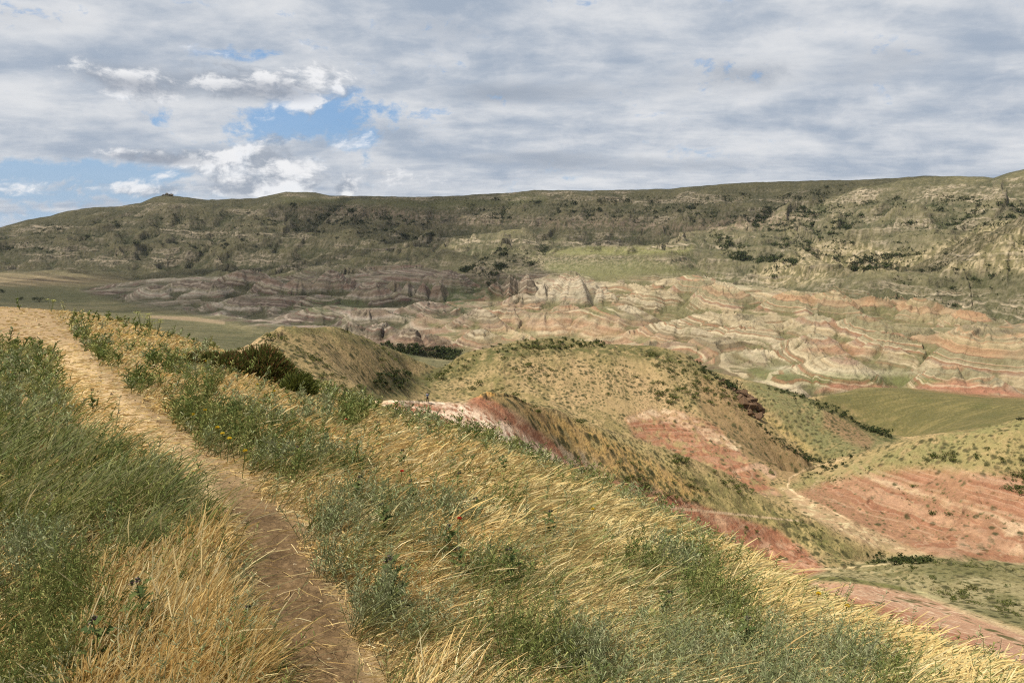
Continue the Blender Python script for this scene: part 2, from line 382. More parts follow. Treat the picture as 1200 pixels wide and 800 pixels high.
# strata coordinate and rock ledges on the escarpment
STR = Z + .030 * X + .012 * Y + fbm(X / 140, Y / 140, 3, 51) * 7
def terrace(h, step, k):
    q = h / step; f = q - np.floor(q)
    return (np.floor(q) + sst(.5 - k, .5 + k, f) * 1.0) * step
lw = esc_w * sst(-.25, .25, fbm(X / 120, Y / 120, 3, 61)) * sst(.12, .3, np.hypot(*grad())) * .8
Z += lw * (terrace(STR, 11 + 0 * STR, .16) - STR) * .7
Z += esc_w * (fbm(X / 14, Y / 14, 4, 63) * 1.3)
Z += Mbad * fbm(X / 7, Y / 7, 3, 65) * .2
# near ground roughness
near = sst(60, 30, R)
Z += near * (fbm(X / 1.6, Y / 1.6, 4, 71) * .035 + fbm(X / .25, Y / .25, 3, 73) * .006)
# the brow of the escarpment follows the surveyed skyline
_SKYA = np.array(SKY, float); _st, _ss = pix(_SKYA[:, 0], _SKYA[:, 1])
want = np.interp(th_ax, _st, _ss) + .0009 * fbm(th_ax * 60, th_ax * 0 + .5, 4, 91)
zone_ = R > .8 * SKYR
have = np.where(zone_ & (R < 1.25 * SKYR), (Z - ZC) / R, -9).max(1)
fix = np.where(np.abs(th_ax) < .9, want - have, 0)
Z += (fix[:, None] * SKYR * np.exp(-((R / SKYR - 1) / .07) ** 2)).astype(F32)
def boxblur(A, n0, n1):
    for ax, n in ((0, n0), (1, n1)):
        c = np.cumsum(np.concatenate([np.repeat(A.take([0], ax), n + 1, ax), A, np.repeat(A.take([-1], ax), n, ax)], ax).astype(np.float64), ax)
        A = ((c.take(range(2 * n + 1, c.shape[ax]), ax) - c.take(range(0, c.shape[ax] - 2 * n - 1), ax)) / (2 * n + 1)).astype(F32)
    return A
CUR = Z - boxblur(boxblur(Z, 9, 4), 9, 4)       # > 0 on ridges, < 0 in gullies
CUR2 = Z - boxblur(boxblur(Z, 26, 11), 26, 11)
del wx, wy
GXX, GYY = grad()
SLOPE = np.hypot(GXX, GYY)
PX, PY = proj(X, Y, Z)
PX = np.where(Y > .5, PX, np.where(X > 0, 3000, -2000)).astype(F32); PY = PY.astype(F32)
BX, BY = PX, PY                 # zoning now follows the finished surface
# ------------------------------------------------------------------ surface colours (albedo) per vertex
def lin(r, g, b, k=.60):
    f = lambda c: (c / 255 / 12.92 if c / 255 <= .04045 else ((c / 255 + .055) / 1.055) ** 2.4) * k
    return np.array([f(r), f(g), f(b)], F32)
C = np.zeros(X.shape + (3,), F32)
def put(mask, col):
    global C
    col = np.asarray(col, F32)
    C += (col - C) * np.clip(mask, 0, 1)[..., None]
n_big = fbm(X / 60, Y / 60, 4, 501); n_mid = fbm(X / 14, Y / 14, 4, 503); n_sm = fbm(X / 3.2, Y / 3.2, 4, 505)
n_px = np.where(R > 1000, fbm(X / 5.5, Y / 5.5, 3, 507), np.where(R > 440, fbm(X / 2.6, Y / 2.6, 3, 508), fbm(X / .9, Y / .9, 3, 509)))
C[:] = lin(176, 150, 104)
TAN, OLIVE, DKGREEN = lin(184, 154, 106), lin(112, 112, 60), lin(84, 90, 48)
RED, PINK, CREAM, GOLD = lin(174, 116, 86), lin(200, 160, 136), lin(204, 180, 148), lin(206, 164, 88)
HILL = sst(85, 100, R) * sst(470, 440, R)
# --- middle hills
put(HILL * sst(-.2, .4, n_mid + .3 * n_big) * .9, lin(150, 134, 82)); put(HILL * sst(.1, .5, fbm(X / 9, Y / 9, 4, 504)) * .45, lin(128, 124, 68))
put(HILL * .5 * sst(.0, .5, n_sm), lin(196, 166, 118))
# aprons of colour
central_top = poly([(520, 428), (570, 404), (640, 396), (760, 403), (830, 428), (860, 455), (800, 430), (720, 418), (640, 415), (580, 425), (520, 450), (470, 470), (470, 455)], 8, (200, 340))
put(central_top * sst(-.5, .3, n_sm), OLIVE)
put(poly([(600, 430), (680, 425), (760, 440), (830, 490), (880, 545), (800, 520), (720, 490), (640, 455)], 14, (200, 330)) * .5, lin(196, 160, 118))
brown_face = poly([(820, 440), (868, 465), (880, 490), (905, 510), (950, 540), (930, 565), (900, 560), (862, 520), (820, 480)], 6, (200, 330))
put(brown_face * .75, lin(160, 128, 88))
redA = poly([(733, 490), (760, 480), (800, 482), (840, 500), (868, 528), (890, 555), (915, 580), (880, 578), (840, 560), (790, 535), (745, 512)], 5, (200, 330))
put(redA * sst(-.6, .2, n_sm), RED)
put(pline([(738, 492, 3), (770, 484, 7), (800, 492, 8), (840, 512, 6), (865, 525, 4)], 8, (200, 330)) * sst(-.4, .3, n_sm), CREAM)
put(pline([(860, 552, 2), (890, 545, 4), (905, 556, 5)], 5, (200, 330)) * .7, PINK)
green_low = poly([(640, 480), (700, 500), (780, 530), (860, 568), (940, 610), (1015, 645), (980, 650), (930, 640), (860, 605), (800, 590), (760, 575), (700, 540)], 7, (100, 200))
put(green_low * .85, lin(186, 164, 104))
put(poly([(760, 545), (830, 560), (900, 590), (980, 630), (1020, 648), (990, 662), (930, 628), (860, 600), (800, 585)], 8, (100, 200)) * sst(-.5, .4, n_sm), lin(120, 122, 62))
put(poly([(600, 470), (650, 486), (700, 505), (770, 542), (830, 580), (800, 584), (745, 566), (715, 562), (690, 542), (640, 508)], 6, (100, 200)) * sst(-.6, .1, n_sm) * .9, GOLD)
put(poly([(548, 466), (562, 457), (585, 457), (605, 462), (640, 480), (655, 496), (630, 492), (600, 474), (570, 468)], 3, (110, 160)) * .8, lin(170, 138, 84))
put(poly([(550, 466), (560, 458), (578, 457), (580, 463), (566, 467)], 2, (110, 160)) * .9, lin(214, 160, 70))
red_face = poly([(440, 470), (500, 472), (545, 474), (556, 464), (572, 466), (600, 482), (640, 512), (690, 545), (715, 562), (745, 566), (800, 584), (860, 606), (910, 620), (945, 645), (968, 668), (930, 690), (860, 690), (780, 640), (700, 590), (600, 540), (500, 500)], 4, (98, 178))
put(red_face, lin(178, 116, 84))
put(red_face * sst(.05, .35, n_sm) * .8, lin(196, 148, 122))
put(red_face * sst(.1, .5, fbm(X / 1.3, Y / 1.3, 3, 511)) * .5, lin(150, 92, 70))
white_sad = poly([(505, 471), (545, 473), (566, 482), (600, 500), (640, 525), (675, 552), (650, 566), (600, 540), (560, 515), (525, 492)], 5, (98, 160))
put(white_sad * sst(-.55, .1, fbm(X / 1.1, Y / 1.1, 3, 513)), lin(232, 206, 184))
for pl in ([(470, 473, 1.2), (510, 483, 1.6), (545, 496, 2), (590, 512, 3), (620, 530, 4)], [(455, 470, 1), (490, 471, 1.5), (520, 473, 1.5)], [(448, 474, 1), (480, 484, 1.3), (520, 494, 1.5)]):
    put(pline(pl, 4, (98, 150)) * .85, lin(238, 214, 194))
put(poly([(645, 510), (690, 532), (720, 560), (700, 566), (665, 545)], 5, (100, 170)) * sst(-.3, .1, n_sm), lin(178, 160, 134))
put(poly([(425, 466), (460, 466), (460, 474), (430, 474)], 3, (98, 140)) * .8, lin(220, 190, 160))
put(pline([(730, 582, 1.6), (760, 591, 1.8), (800, 596, 1.8), (860, 602, 1.3), (935, 610, 1.0)], 2, (100, 190)) * .8, lin(206, 176, 146))
# right hill
put(poly([(925, 578), (1000, 556), (1080, 552), (1140, 556), (1260, 560), (1500, 560), (1500, 690), (1200, 664), (1100, 656), (1040, 634), (980, 604)], 7, (170, 280)), lin(170, 124, 94))
rh = poly([(940, 565), (1000, 545), (1100, 548), (1300, 560), (1500, 560), (1500, 690), (1100, 656), (1000, 612)], 8, (170, 280))
zz = Z + .05 * X * 0 + n_sm * .5 + n_mid * .8
for zc_, wd, cl, k in ((-70, .35, CREAM, .7), (-66.0, .5, lin(196, 156, 122), .8), (-63.5, .8, lin(158, 102, 76), .6), (-61, .35, CREAM, .5), (-59, .8, lin(186, 142, 108), .7), (-57, .35, CREAM, .5)):
    put(rh * k * np.exp(-((zz - zc_) / wd) ** 2) * sst(-.5, .3, n_mid + .2), cl)
put(rh * sst(.2, .6, fbm(X / 5, Y / 5, 3, 519)) * .5, lin(204, 150, 116))
put(poly([(930, 570), (1033, 530), (1100, 508), (1200, 490), (1500, 480), (1500, 545), (1200, 548), (1080, 548), (1000, 556)], 9, (180, 300)) * sst(-.7, .1, n_sm + n_mid * .4), lin(146, 142, 86))
put(poly([(1120, 520), (1200, 500), (1400, 500), (1400, 560), (1130, 545)], 15, (180, 300)) * .5, lin(176, 154, 98))
put(poly([(1175, 620), (1200, 615), (1215, 650), (1185, 648)], 6, (170, 280)) * .6 * sst(-.2, .2, n_sm), CREAM)
# wash and trails
wash = poly([(915, 572), (930, 574), (956, 590), (1005, 614), (1045, 632), (1096, 654), (1066, 654), (1010, 636), (940, 600)], 4, (180, 260))
put(wash, lin(184, 152, 116)); put(wash * sst(0, .4, n_sm), lin(200, 180, 140))
put(wash * sst(.1, .5, fbm(X / 4, Y / 4, 3, 523)) * .6, lin(150, 132, 92))
put(pline([(1000, 612, .9), (960, 590, 1.0), (935, 580, 1.1), (923, 570, 1.2), (925, 560, 1.0), (945, 549, .9), (970, 542, .8), (1000, 535, .7)], 2, (180, 300)) * (.35 + .5 * sst(-.3, .3, n_sm + n_mid)), lin(224, 190, 152))
put(pline([(1090, 640, 1.2), (1030, 612, 1.2), (980, 588, 1.2), (948, 572, 1.)], 2, (180, 280)) * .5, lin(150, 112, 86))
# second hill and the round green field
put(poly([(870, 448), (900, 446), (965, 470), (1030, 502), (1052, 514), (1020, 528), (980, 540), (950, 528), (900, 480)], 5, (270, 370)) * sst(-.8, .2, n_sm), lin(134, 132, 84))
put(poly([(965, 480), (1000, 495), (1025, 515), (1018, 528), (990, 515), (965, 500)], 5, (270, 370)) * .8, lin(162, 124, 92))
put(poly([(895, 444), (930, 455), (975, 474), (1055, 512), (1045, 520), (1000, 498), (960, 476), (900, 452)], 3, (300, 360)) * .8 * sst(-.6, .1, n_sm), lin(88, 94, 50))
put(poly([(870, 470), (920, 500), (960, 530), (940, 530), (900, 500)], 5, (270, 370)) * .5, lin(188, 158, 92))
field = poly([(950, 475), (975, 458), (1040, 452), (1120, 455), (1500, 470), (1500, 500), (1200, 492), (1100, 512), (1050, 522), (1010, 500)], 4, (330, 480))
put(field, lin(122, 116, 66)); put(field * sst(-.1, .4, pn(X / 22, (Y - .25 * X) / 1.6, 531) + .4 * pn(X / 9, Y / .9, 533)) * .45, lin(158, 140, 84))
put(field * sst(.1, .5, n_mid) * .4, lin(108, 112, 56))
# left hill
put(poly([(250, 430), (275, 408), (330, 384), (380, 380), (430, 392), (515, 428), (450, 470), (400, 475), (300, 450)], 5, (120, 310)) * .6, lin(166, 142, 96))
put(poly([(330, 382), (380, 378), (450, 398), (515, 426), (470, 425), (430, 408), (380, 392), (340, 392)], 4, (150, 310)) * sst(-.5, .2, n_sm), lin(122, 118, 68))
put(poly([(420, 455), (450, 440), (480, 440), (500, 435), (525, 428), (500, 447), (470, 462), (440, 474)], 5, (150, 320)) * .9, lin(104, 104, 58))
put(poly([(265, 415), (300, 396), (320, 396), (300, 415), (275, 425)], 5, (120, 260)) * .7, lin(196, 162, 124))
# apron at lower right and the grey-green terrace
terr = poly([(1000, 660), (1030, 653), (1070, 651), (1250, 658), (1500, 660), (1500, 790), (1200, 736), (1100, 704), (1000, 684), (930, 678)], 4, (110, 200))
put(terr, lin(158, 146, 104)); put(terr * sst(0, .5, n_sm) * .7, lin(172, 162, 122)); put(terr * sst(0, .4, n_mid) * .6, lin(112, 114, 64))
put(poly([(1060, 652), (1500, 650), (1500, 690), (1200, 684), (1080, 664)], 5, (110, 200)) * .5, lin(116, 114, 62))
apr = poly([(928, 684), (960, 682), (1020, 684), (1100, 704), (1200, 740), (1400, 800), (1400, 860), (1200, 802), (1120, 775), (1040, 745), (960, 712)], 4, (50, 150))
put(apr, lin(192, 146, 118))
put(poly([(950, 690), (1000, 700), (1060, 716), (1120, 740), (1200, 775), (1180, 790), (1080, 752), (1000, 722)], 8, (50, 150)) * .85, lin(180, 112, 80))
apn = fbm(X / 1.5, Y / 1.5, 4, 541)
put(apr * sst(.0, .5, apn + .35 * n_mid) * .8, lin(210, 180, 154))
put(pline([(1070, 690, 2), (1120, 712, 4), (1200, 742, 3)], 4, (80, 160)) * .4, lin(190, 180, 132))
put(pline([(1050, 700, 2), (1090, 708, 3), (1140, 728, 2), (1200, 756, 3)], 4, (60, 150)) * sst(-.1, .2, n_sm), lin(112, 108, 60))
put(pline([(925, 676, 2), (990, 678, 2.5), (1060, 690, 2)], 4, (100, 170)) * .8, lin(120, 122, 60))
put(pline([(905, 670, 1), (950, 667, 1.4), (1000, 664, 1.1), (1050, 660, .8)], 2, (100, 190)) * .75, lin(206, 184, 140))
# small tussocks on the hills (each a fraction of a metre)
bare = np.clip(red_face + redA * .6 + rh * .75 + apr + wash + brown_face * .5 + white_sad, 0, 1)
for sc, th_, cl, sd in ((1.5, .30, lin(96, 98, 54), 601), (.8, .30, lin(120, 112, 66), 603), (2.9, .26, lin(86, 86, 48), 605)):
    sel = np.nonzero((R > 85) & (R < 470) & (PX > -250) & (PX < 1450))
    d, v = cells(X[sel] / sc, Y[sel] / sc, sd)
    dens = np.clip(.42 + 1.0 * fbm(X[sel] / 20, Y[sel] / 20, 4, sd + 1) - .25 * CUR[sel], .03, .95)
    m = np.zeros(X.shape, F32); m[sel] = sst(th_ + .06, th_ - .08, d) * (v < dens * (1 - .93 * bare[sel]))
    put(m * HILL * (1 - field * .7) * .85, cl)
# rills show paler on steep bare ground
put(HILL * sst(.35, .8, SLOPE) * .35 * sst(-.1, .4, n_sm), lin(190, 156, 112))

# --- valley floor and far country
FARW = sst(440, 470, R)
put(FARW, lin(126, 118, 76))
put(FARW * sst(-.2, .5, n_big + .3 * n_mid) * .6, lin(96, 100, 56))
put(FARW * sst(.0, .5, fbm(X / 30, Y / 30, 4, 551)) * .5, lin(146, 132, 88)); put(FARW * sst(.1, .5, fbm(X / 90, Y / 8, 4, 552)) * .5, lin(156, 138, 96)); put(FARW * sst(.1, .5, fbm(X / 7, Y / 7, 3, 554)) * .4, lin(84, 84, 52))
# tan ploughed streaks on the left plain
pl_ = poly([(-500, 334), (-500, 305), (0, 308), (120, 308), (190, 316), (240, 320), (200, 330), (120, 332), (40, 335)], 5, (1100, 2000))
sw = fbm(X / 220, (Y + .35 * X) / 26, 4, 553)
put(pl_ * .85, lin(136, 118, 82)); put(pl_ * sst(.0, .5, sw) * .8, lin(176, 150, 108)); put(pl_ * sst(-.1, -.4, sw) * .7, lin(104, 84, 62))
put(pline([(215, 315, 1.5), (240, 310, 1.5), (275, 303, 1.6), (285, 302, 1.)], 3, (1100, 2000)) * .7, lin(168, 144, 98))
put(poly([(0, 337), (70, 336), (110, 342), (150, 352), (0, 356)], 5, (900, 1500)) * .6, lin(92, 96, 54))
put(poly([(185, 325), (200, 312), (260, 318), (320, 300), (420, 292), (470, 300), (440, 312), (360, 318), (300, 318), (230, 326)], 5, (1150, 1800)) * .7, lin(104, 110, 74))
put(poly([(150, 358), (260, 385), (330, 395), (280, 412), (200, 390), (120, 372)], 8, (440, 1100)) * .4, lin(88, 88, 50))
put(pline([(175, 371, 1.5), (230, 374, 2.5), (262, 378, 2)], 3, (600, 1100)) * .7, lin(168, 140, 106))
# strata palettes for the painted badlands
def palette(h, cols, width, seed):
    n = len(cols); q = h / width
    q = q + .35 * np.sin(q * 1.7 + seed) + .2 * np.sin(q * 4.3)
    i = np.floor(q).astype(int); f = (q - np.floor(q)).astype(F32)
    A = np.array(cols, F32)
    idx = (rnd(i, i * 0 + 3, seed) * n).astype(int) % n; idx2 = (rnd(i + 1, i * 0 + 3, seed) * n).astype(int) % n
    t = sst(.7, 1., f)[..., None]
    return A[idx] * (1 - t) + A[idx2] * t
selb = np.nonzero(Mbad > .02)
xb, yb = X[selb], Y[selb]
hb = Z[selb] - .8 * CUR[selb] + .050 * xb - .035 * yb + fbm(xb / 160, yb / 160, 2, 561) * 9 + n_mid[selb] * .35 + n_sm[selb] * .10
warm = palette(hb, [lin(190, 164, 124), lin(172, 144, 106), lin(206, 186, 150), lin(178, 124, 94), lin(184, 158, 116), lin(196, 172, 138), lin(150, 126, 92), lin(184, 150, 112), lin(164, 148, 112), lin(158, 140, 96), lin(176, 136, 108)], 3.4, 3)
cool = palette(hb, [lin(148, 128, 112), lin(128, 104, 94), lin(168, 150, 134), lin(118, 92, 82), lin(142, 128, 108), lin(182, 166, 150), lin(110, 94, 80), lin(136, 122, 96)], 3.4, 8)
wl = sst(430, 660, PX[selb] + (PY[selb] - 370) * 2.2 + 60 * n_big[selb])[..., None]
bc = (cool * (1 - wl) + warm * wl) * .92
cur = CUR[selb]; cu2 = CUR2[selb]
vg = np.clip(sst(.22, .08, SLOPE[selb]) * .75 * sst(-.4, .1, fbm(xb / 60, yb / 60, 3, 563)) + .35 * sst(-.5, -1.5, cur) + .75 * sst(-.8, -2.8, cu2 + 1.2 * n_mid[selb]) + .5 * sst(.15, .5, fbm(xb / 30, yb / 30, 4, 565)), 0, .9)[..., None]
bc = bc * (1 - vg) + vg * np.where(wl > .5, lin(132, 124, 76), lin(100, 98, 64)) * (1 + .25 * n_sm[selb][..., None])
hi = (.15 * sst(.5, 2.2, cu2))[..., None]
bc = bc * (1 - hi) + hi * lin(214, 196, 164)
mm = Mbad[selb][..., None]
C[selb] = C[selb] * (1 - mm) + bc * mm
HS = np.zeros(X.shape, F32); KS = np.zeros(X.shape, F32); WS = np.zeros(X.shape, F32)
hm_ = (R < 430) & (R > 80)
HS[hm_] = (Z + .04 * X + n_mid * .5 + n_sm * .15)[hm_]; KS[hm_] = np.clip((rh * .8 + redA * .7 + red_face * .55 + apr * .35) * sst(-.6, .2, n_mid + n_sm), 0, 1)[hm_]; WS[hm_] = 1
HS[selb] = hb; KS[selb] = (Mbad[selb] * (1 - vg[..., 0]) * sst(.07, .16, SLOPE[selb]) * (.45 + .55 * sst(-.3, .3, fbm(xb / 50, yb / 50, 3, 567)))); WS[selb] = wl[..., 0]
for P_, cl, k in (([(860, 428), (960, 436), (1060, 440), (1120, 446), (1060, 454), (960, 452), (900, 448)], lin(128, 128, 66), .85),
                  ([(1050, 412), (1100, 413), (1110, 420), (1060, 420)], lin(130, 126, 66), .7), ([(360, 352), (420, 350), (430, 358), (380, 366), (340, 362)], lin(104, 112, 66), .8),
                  ([(520, 345), (560, 335), (590, 342), (560, 352), (545, 368), (520, 360)], lin(100, 112, 62), .85), ([(680, 360), (720, 360), (730, 366), (690, 372)], lin(126, 128, 70), .8),
                  ([(440, 404), (480, 402), (540, 412), (560, 418), (500, 420), (450, 412)], lin(72, 84, 40), .95), ([(500, 340), (530, 330), (550, 334), (540, 345)], lin(110, 116, 70), .6),
                  ([(560, 330), (640, 318), (720, 330), (700, 322), (620, 312), (540, 318)], lin(126, 122, 78), .5)):
    put(poly(P_, 4, (430, 1250)) * k * sst(-.8, 0, n_mid), cl)
for P_, cl, k in (([(540, 398), (600, 380), (680, 382), (780, 398), (740, 402), (640, 396), (580, 404)], lin(204, 176, 124), .35), ([(590, 385), (660, 372), (760, 392), (700, 395)], lin(196, 130, 96), .4),
                  ([(380, 410), (430, 395), (500, 392), (540, 405), (500, 414), (440, 404)], lin(140, 98, 84), .5), ([(940, 410), (980, 400), (1040, 412), (1000, 418)], lin(188, 116, 84), .55),
                  ([(1060, 362), (1110, 360), (1140, 372), (1110, 382), (1060, 376)], lin(200, 168, 124), .4), ([(880, 425), (940, 430), (1080, 434), (1120, 436), (1000, 442), (920, 438)], lin(226, 208, 176), .3),
                  ([(955, 460), (975, 448), (1010, 448), (1050, 454), (1000, 455)], lin(196, 126, 98), .9), ([(1070, 454), (1120, 444), (1160, 452), (1210, 466), (1150, 464)], lin(192, 122, 94), .85),
                  ([(630, 330), (680, 324), (715, 340), (700, 356), (620, 352)], lin(206, 186, 160), .55), ([(830, 326), (850, 322), (880, 338), (860, 342)], lin(214, 194, 158), .6)):
    put(poly(P_, 4, (430, 1250)) * k * sst(-.9, 0, n_mid), cl)
# escarpment: grass, rock bands, scree
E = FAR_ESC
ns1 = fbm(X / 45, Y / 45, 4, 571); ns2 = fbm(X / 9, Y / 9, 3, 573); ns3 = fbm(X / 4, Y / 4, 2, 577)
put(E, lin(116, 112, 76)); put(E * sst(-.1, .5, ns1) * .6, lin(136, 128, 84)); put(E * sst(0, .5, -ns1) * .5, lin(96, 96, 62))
dstr = STR + ns2 * 2 + ns1 * 5
patch = sst(-.25, .35, fbm(X / 110, Y / 70, 4, 575))
rockband = patch * sst(.1, .6, np.sin(dstr / 3.1) * .5 + np.sin(dstr / 8.7 + 1) * .6 + ns1 * .7 + .4 * sst(.3, .7, SLOPE))
rock = E * np.clip(rockband * sst(.15, .34, SLOPE) + .5 * sst(.5, .8, SLOPE), 0, 1) * sst(-.35, .25, ns2 + ns3 * .8)
put(rock * .8, lin(168, 152, 126))
put(E * rockband * sst(.12, .4, ns3 + ns2 * .4) * .45, lin(214, 196, 168))
eu = (E > .5) & (Mbad < .02)
HS[eu] = dstr[eu]; KS[eu] = (rockband * (.35 + .65 * sst(-.3, .3, ns2)) * sst(.1, .25, SLOPE))[eu]; WS[eu] = 1
put(E * rockband * sst(.2, .45, -ns3 + ns2 * .3) * .75, lin(76, 72, 52))
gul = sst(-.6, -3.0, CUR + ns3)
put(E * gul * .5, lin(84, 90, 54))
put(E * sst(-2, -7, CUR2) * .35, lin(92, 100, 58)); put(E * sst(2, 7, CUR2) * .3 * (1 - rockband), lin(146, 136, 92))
band = poly([(600, 258), (700, 252), (800, 262), (900, 250), (960, 252), (900, 268), (780, 272), (700, 268), (560, 262), (480, 258), (400, 250), (340, 246), (400, 238), (520, 250)], 7, (1200, 1900))
put(band * sst(-.3, .3, ns2 + .5 * ns3) * .6, lin(178, 148, 126))
rz = poly([(885, 320), (930, 296), (960, 284), (1010, 284), (1060, 300), (1100, 286), (1150, 268), (1200, 248), (1500, 225), (1500, 310), (1200, 320), (1100, 316), (1000, 318), (930, 335), (900, 335)], 8, (950, 1400))
put(rz * .7, lin(150, 138, 88)); put(rz * sst(-.05, .35, ns2 + ns3 * .6 + .3 * ns1) * .85, lin(206, 184, 142)); put(rz * sst(.1, .4, -ns3) * .5, lin(98, 96, 56))
cl2 = poly([(540, 306), (600, 300), (700, 300), (800, 302), (840, 312), (700, 316), (620, 322), (560, 322)], 5, (1050, 1400))
put(cl2 * sst(-.2, .3, ns2 + .5 * ns3) * .7, lin(176, 156, 124)); put(cl2 * sst(.0, .4, -ns3) * .6, lin(84, 84, 54))
put(poly([(400, 312), (480, 306), (540, 322), (500, 335), (430, 330)], 6, (1050, 1400)) * sst(-.2, .3, ns2) * .5, lin(150, 132, 112))
put(poly([(620, 297), (690, 289), (760, 290), (815, 288), (805, 297), (700, 299)], 3, (1180, 1500)) * .9, lin(148, 146, 84))
put(poly([(640, 308), (760, 304), (840, 320), (900, 340), (840, 326), (760, 322), (680, 328), (640, 320)], 6, (950, 1400)) * .6, lin(126, 126, 72))
put(poly([(940, 345), (1000, 352), (1200, 372), (1500, 390), (1500, 330), (1200, 322), (1060, 330), (980, 334)], 8, (800, 1100)) * .5, lin(104, 102, 62))
put(poly([(330, 232), (500, 236), (640, 228), (640, 236), (520, 246), (400, 238), (330, 240)], 4, (1500, 2200)) * .5, lin(124, 128, 70))
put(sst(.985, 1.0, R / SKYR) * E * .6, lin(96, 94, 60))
put(E * (.25 * sst(.1, .5, n_px)), lin(172, 156, 126)); put(E * (.3 * sst(.1, .5, -n_px)), lin(76, 76, 48))
put(Mbad * .25 * sst(.1, .5, -n_px), lin(110, 90, 66))

# --- foreground
FG = sst(88, 60, R)
FGV = (R < s1r(np.clip(TH, -1.2, 1.2)) * 1.5)
put(FG, lin(168, 138, 92)); put(FG * sst(.0, .5, fbm(X / .8, Y / .8, 4, 581)) * .6, lin(120, 104, 62))
put(FG * sst(0, .5, fbm(X / .1, Y / .1, 3, 583)) * .35, lin(206, 176, 120))
put(FG * sst(20, 60, R), lin(120, 116, 66))
PATH = [(384, 830, 50), (376, 800, 48), (364, 760, 48), (349, 721, 48), (336, 677, 42), (318, 640, 40), (284, 600, 30), (242, 560, 23), (205, 527, 20), (178, 503, 18), (147, 473, 15), (127, 453, 13), (105, 433, 13), (84, 413, 13), (62, 394, 17), (44, 382, 24), (20, 371, 32), (-20, 368, 34), (-200, 366, 38)]
pm = pline(PATH, 60, (0, 50)) * (R > 2.2)
# below the frame the path simply goes on under the photographer
xx = X - np.interp(Y, [-6, 0, 2.2], [1.6, 1.1, .98 * math.tan(0) - .75]); 
soil = lin(122, 94, 56)
pth = pm * FG
put(pth, soil); put(pth * sst(0, .4, fbm(X / .35, Y / .35, 4, 585)) * .5, lin(98, 74, 44)); put(pth * sst(.05, .4, fbm(X / .08, Y / .05, 3, 587)) * .4, lin(154, 122, 80))
verge = poly([(57, 400), (80, 404), (112, 433), (150, 470), (190, 505), (240, 556), (270, 592), (240, 606), (193, 566), (150, 540), (95, 510), (76, 465)], 8, (2, 40)) * FG
put(verge * .85, lin(222, 186, 124))
put(pth * sst(610, 530, PY) * .55, lin(208, 172, 118))
C *= (1 + .10 * n_px * sst(60, 90, R))[..., None]

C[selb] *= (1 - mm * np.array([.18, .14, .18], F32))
lum = (C @ np.array([.3, .59, .11], F32))[..., None]
C += (lum * np.array([1.06, 1.0, .90], F32) - C) * .18
C *= (1 - (HILL * (1 - Mbad))[..., None] * np.array([.06, .09, .20], F32))
kk = (sst(80, 100, R) * (1 - .4 * E))[..., None]
lum = np.maximum((C @ np.array([.3, .59, .11], F32)), .01)[..., None]
C *= 1 + kk * ((lum / .17) ** .33 - 1)
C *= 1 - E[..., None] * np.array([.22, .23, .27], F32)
print('terrain colours', time.time() - T0)
# ------------------------------------------------------------------ materials
MATS = {}
def new_mat(name):
    m = bpy.data.materials.new(name); m.use_nodes = True
    nt = m.node_tree; nt.nodes.clear()
    o = nt.nodes.new('ShaderNodeOutputMaterial'); b = nt.nodes.new('ShaderNodeBsdfPrincipled')
    b.inputs['Roughness'].default_value = .95; b.inputs['Specular IOR Level'].default_value = .12
    nt.links.new(b.outputs[0], o.inputs[0])
    MATS[name] = m
    return m, nt, b
def N(nt, t, **kw):
    n = nt.nodes.new(t)
    for k, v in kw.items():
        if k in n.inputs: n.inputs[k].default_value = v
        else: setattr(n, k, v)
    return n
def ramp(nt, pts):
    n = nt.nodes.new('ShaderNodeValToRGB'); e = n.color_ramp.elements
    while len(e) < len(pts): e.new(.5)
    for i, (p, c) in enumerate(pts):
        e[i].position = p; e[i].color = (c, c, c, 1) if not hasattr(c, '__len__') else tuple(c) + (1,)
    return n
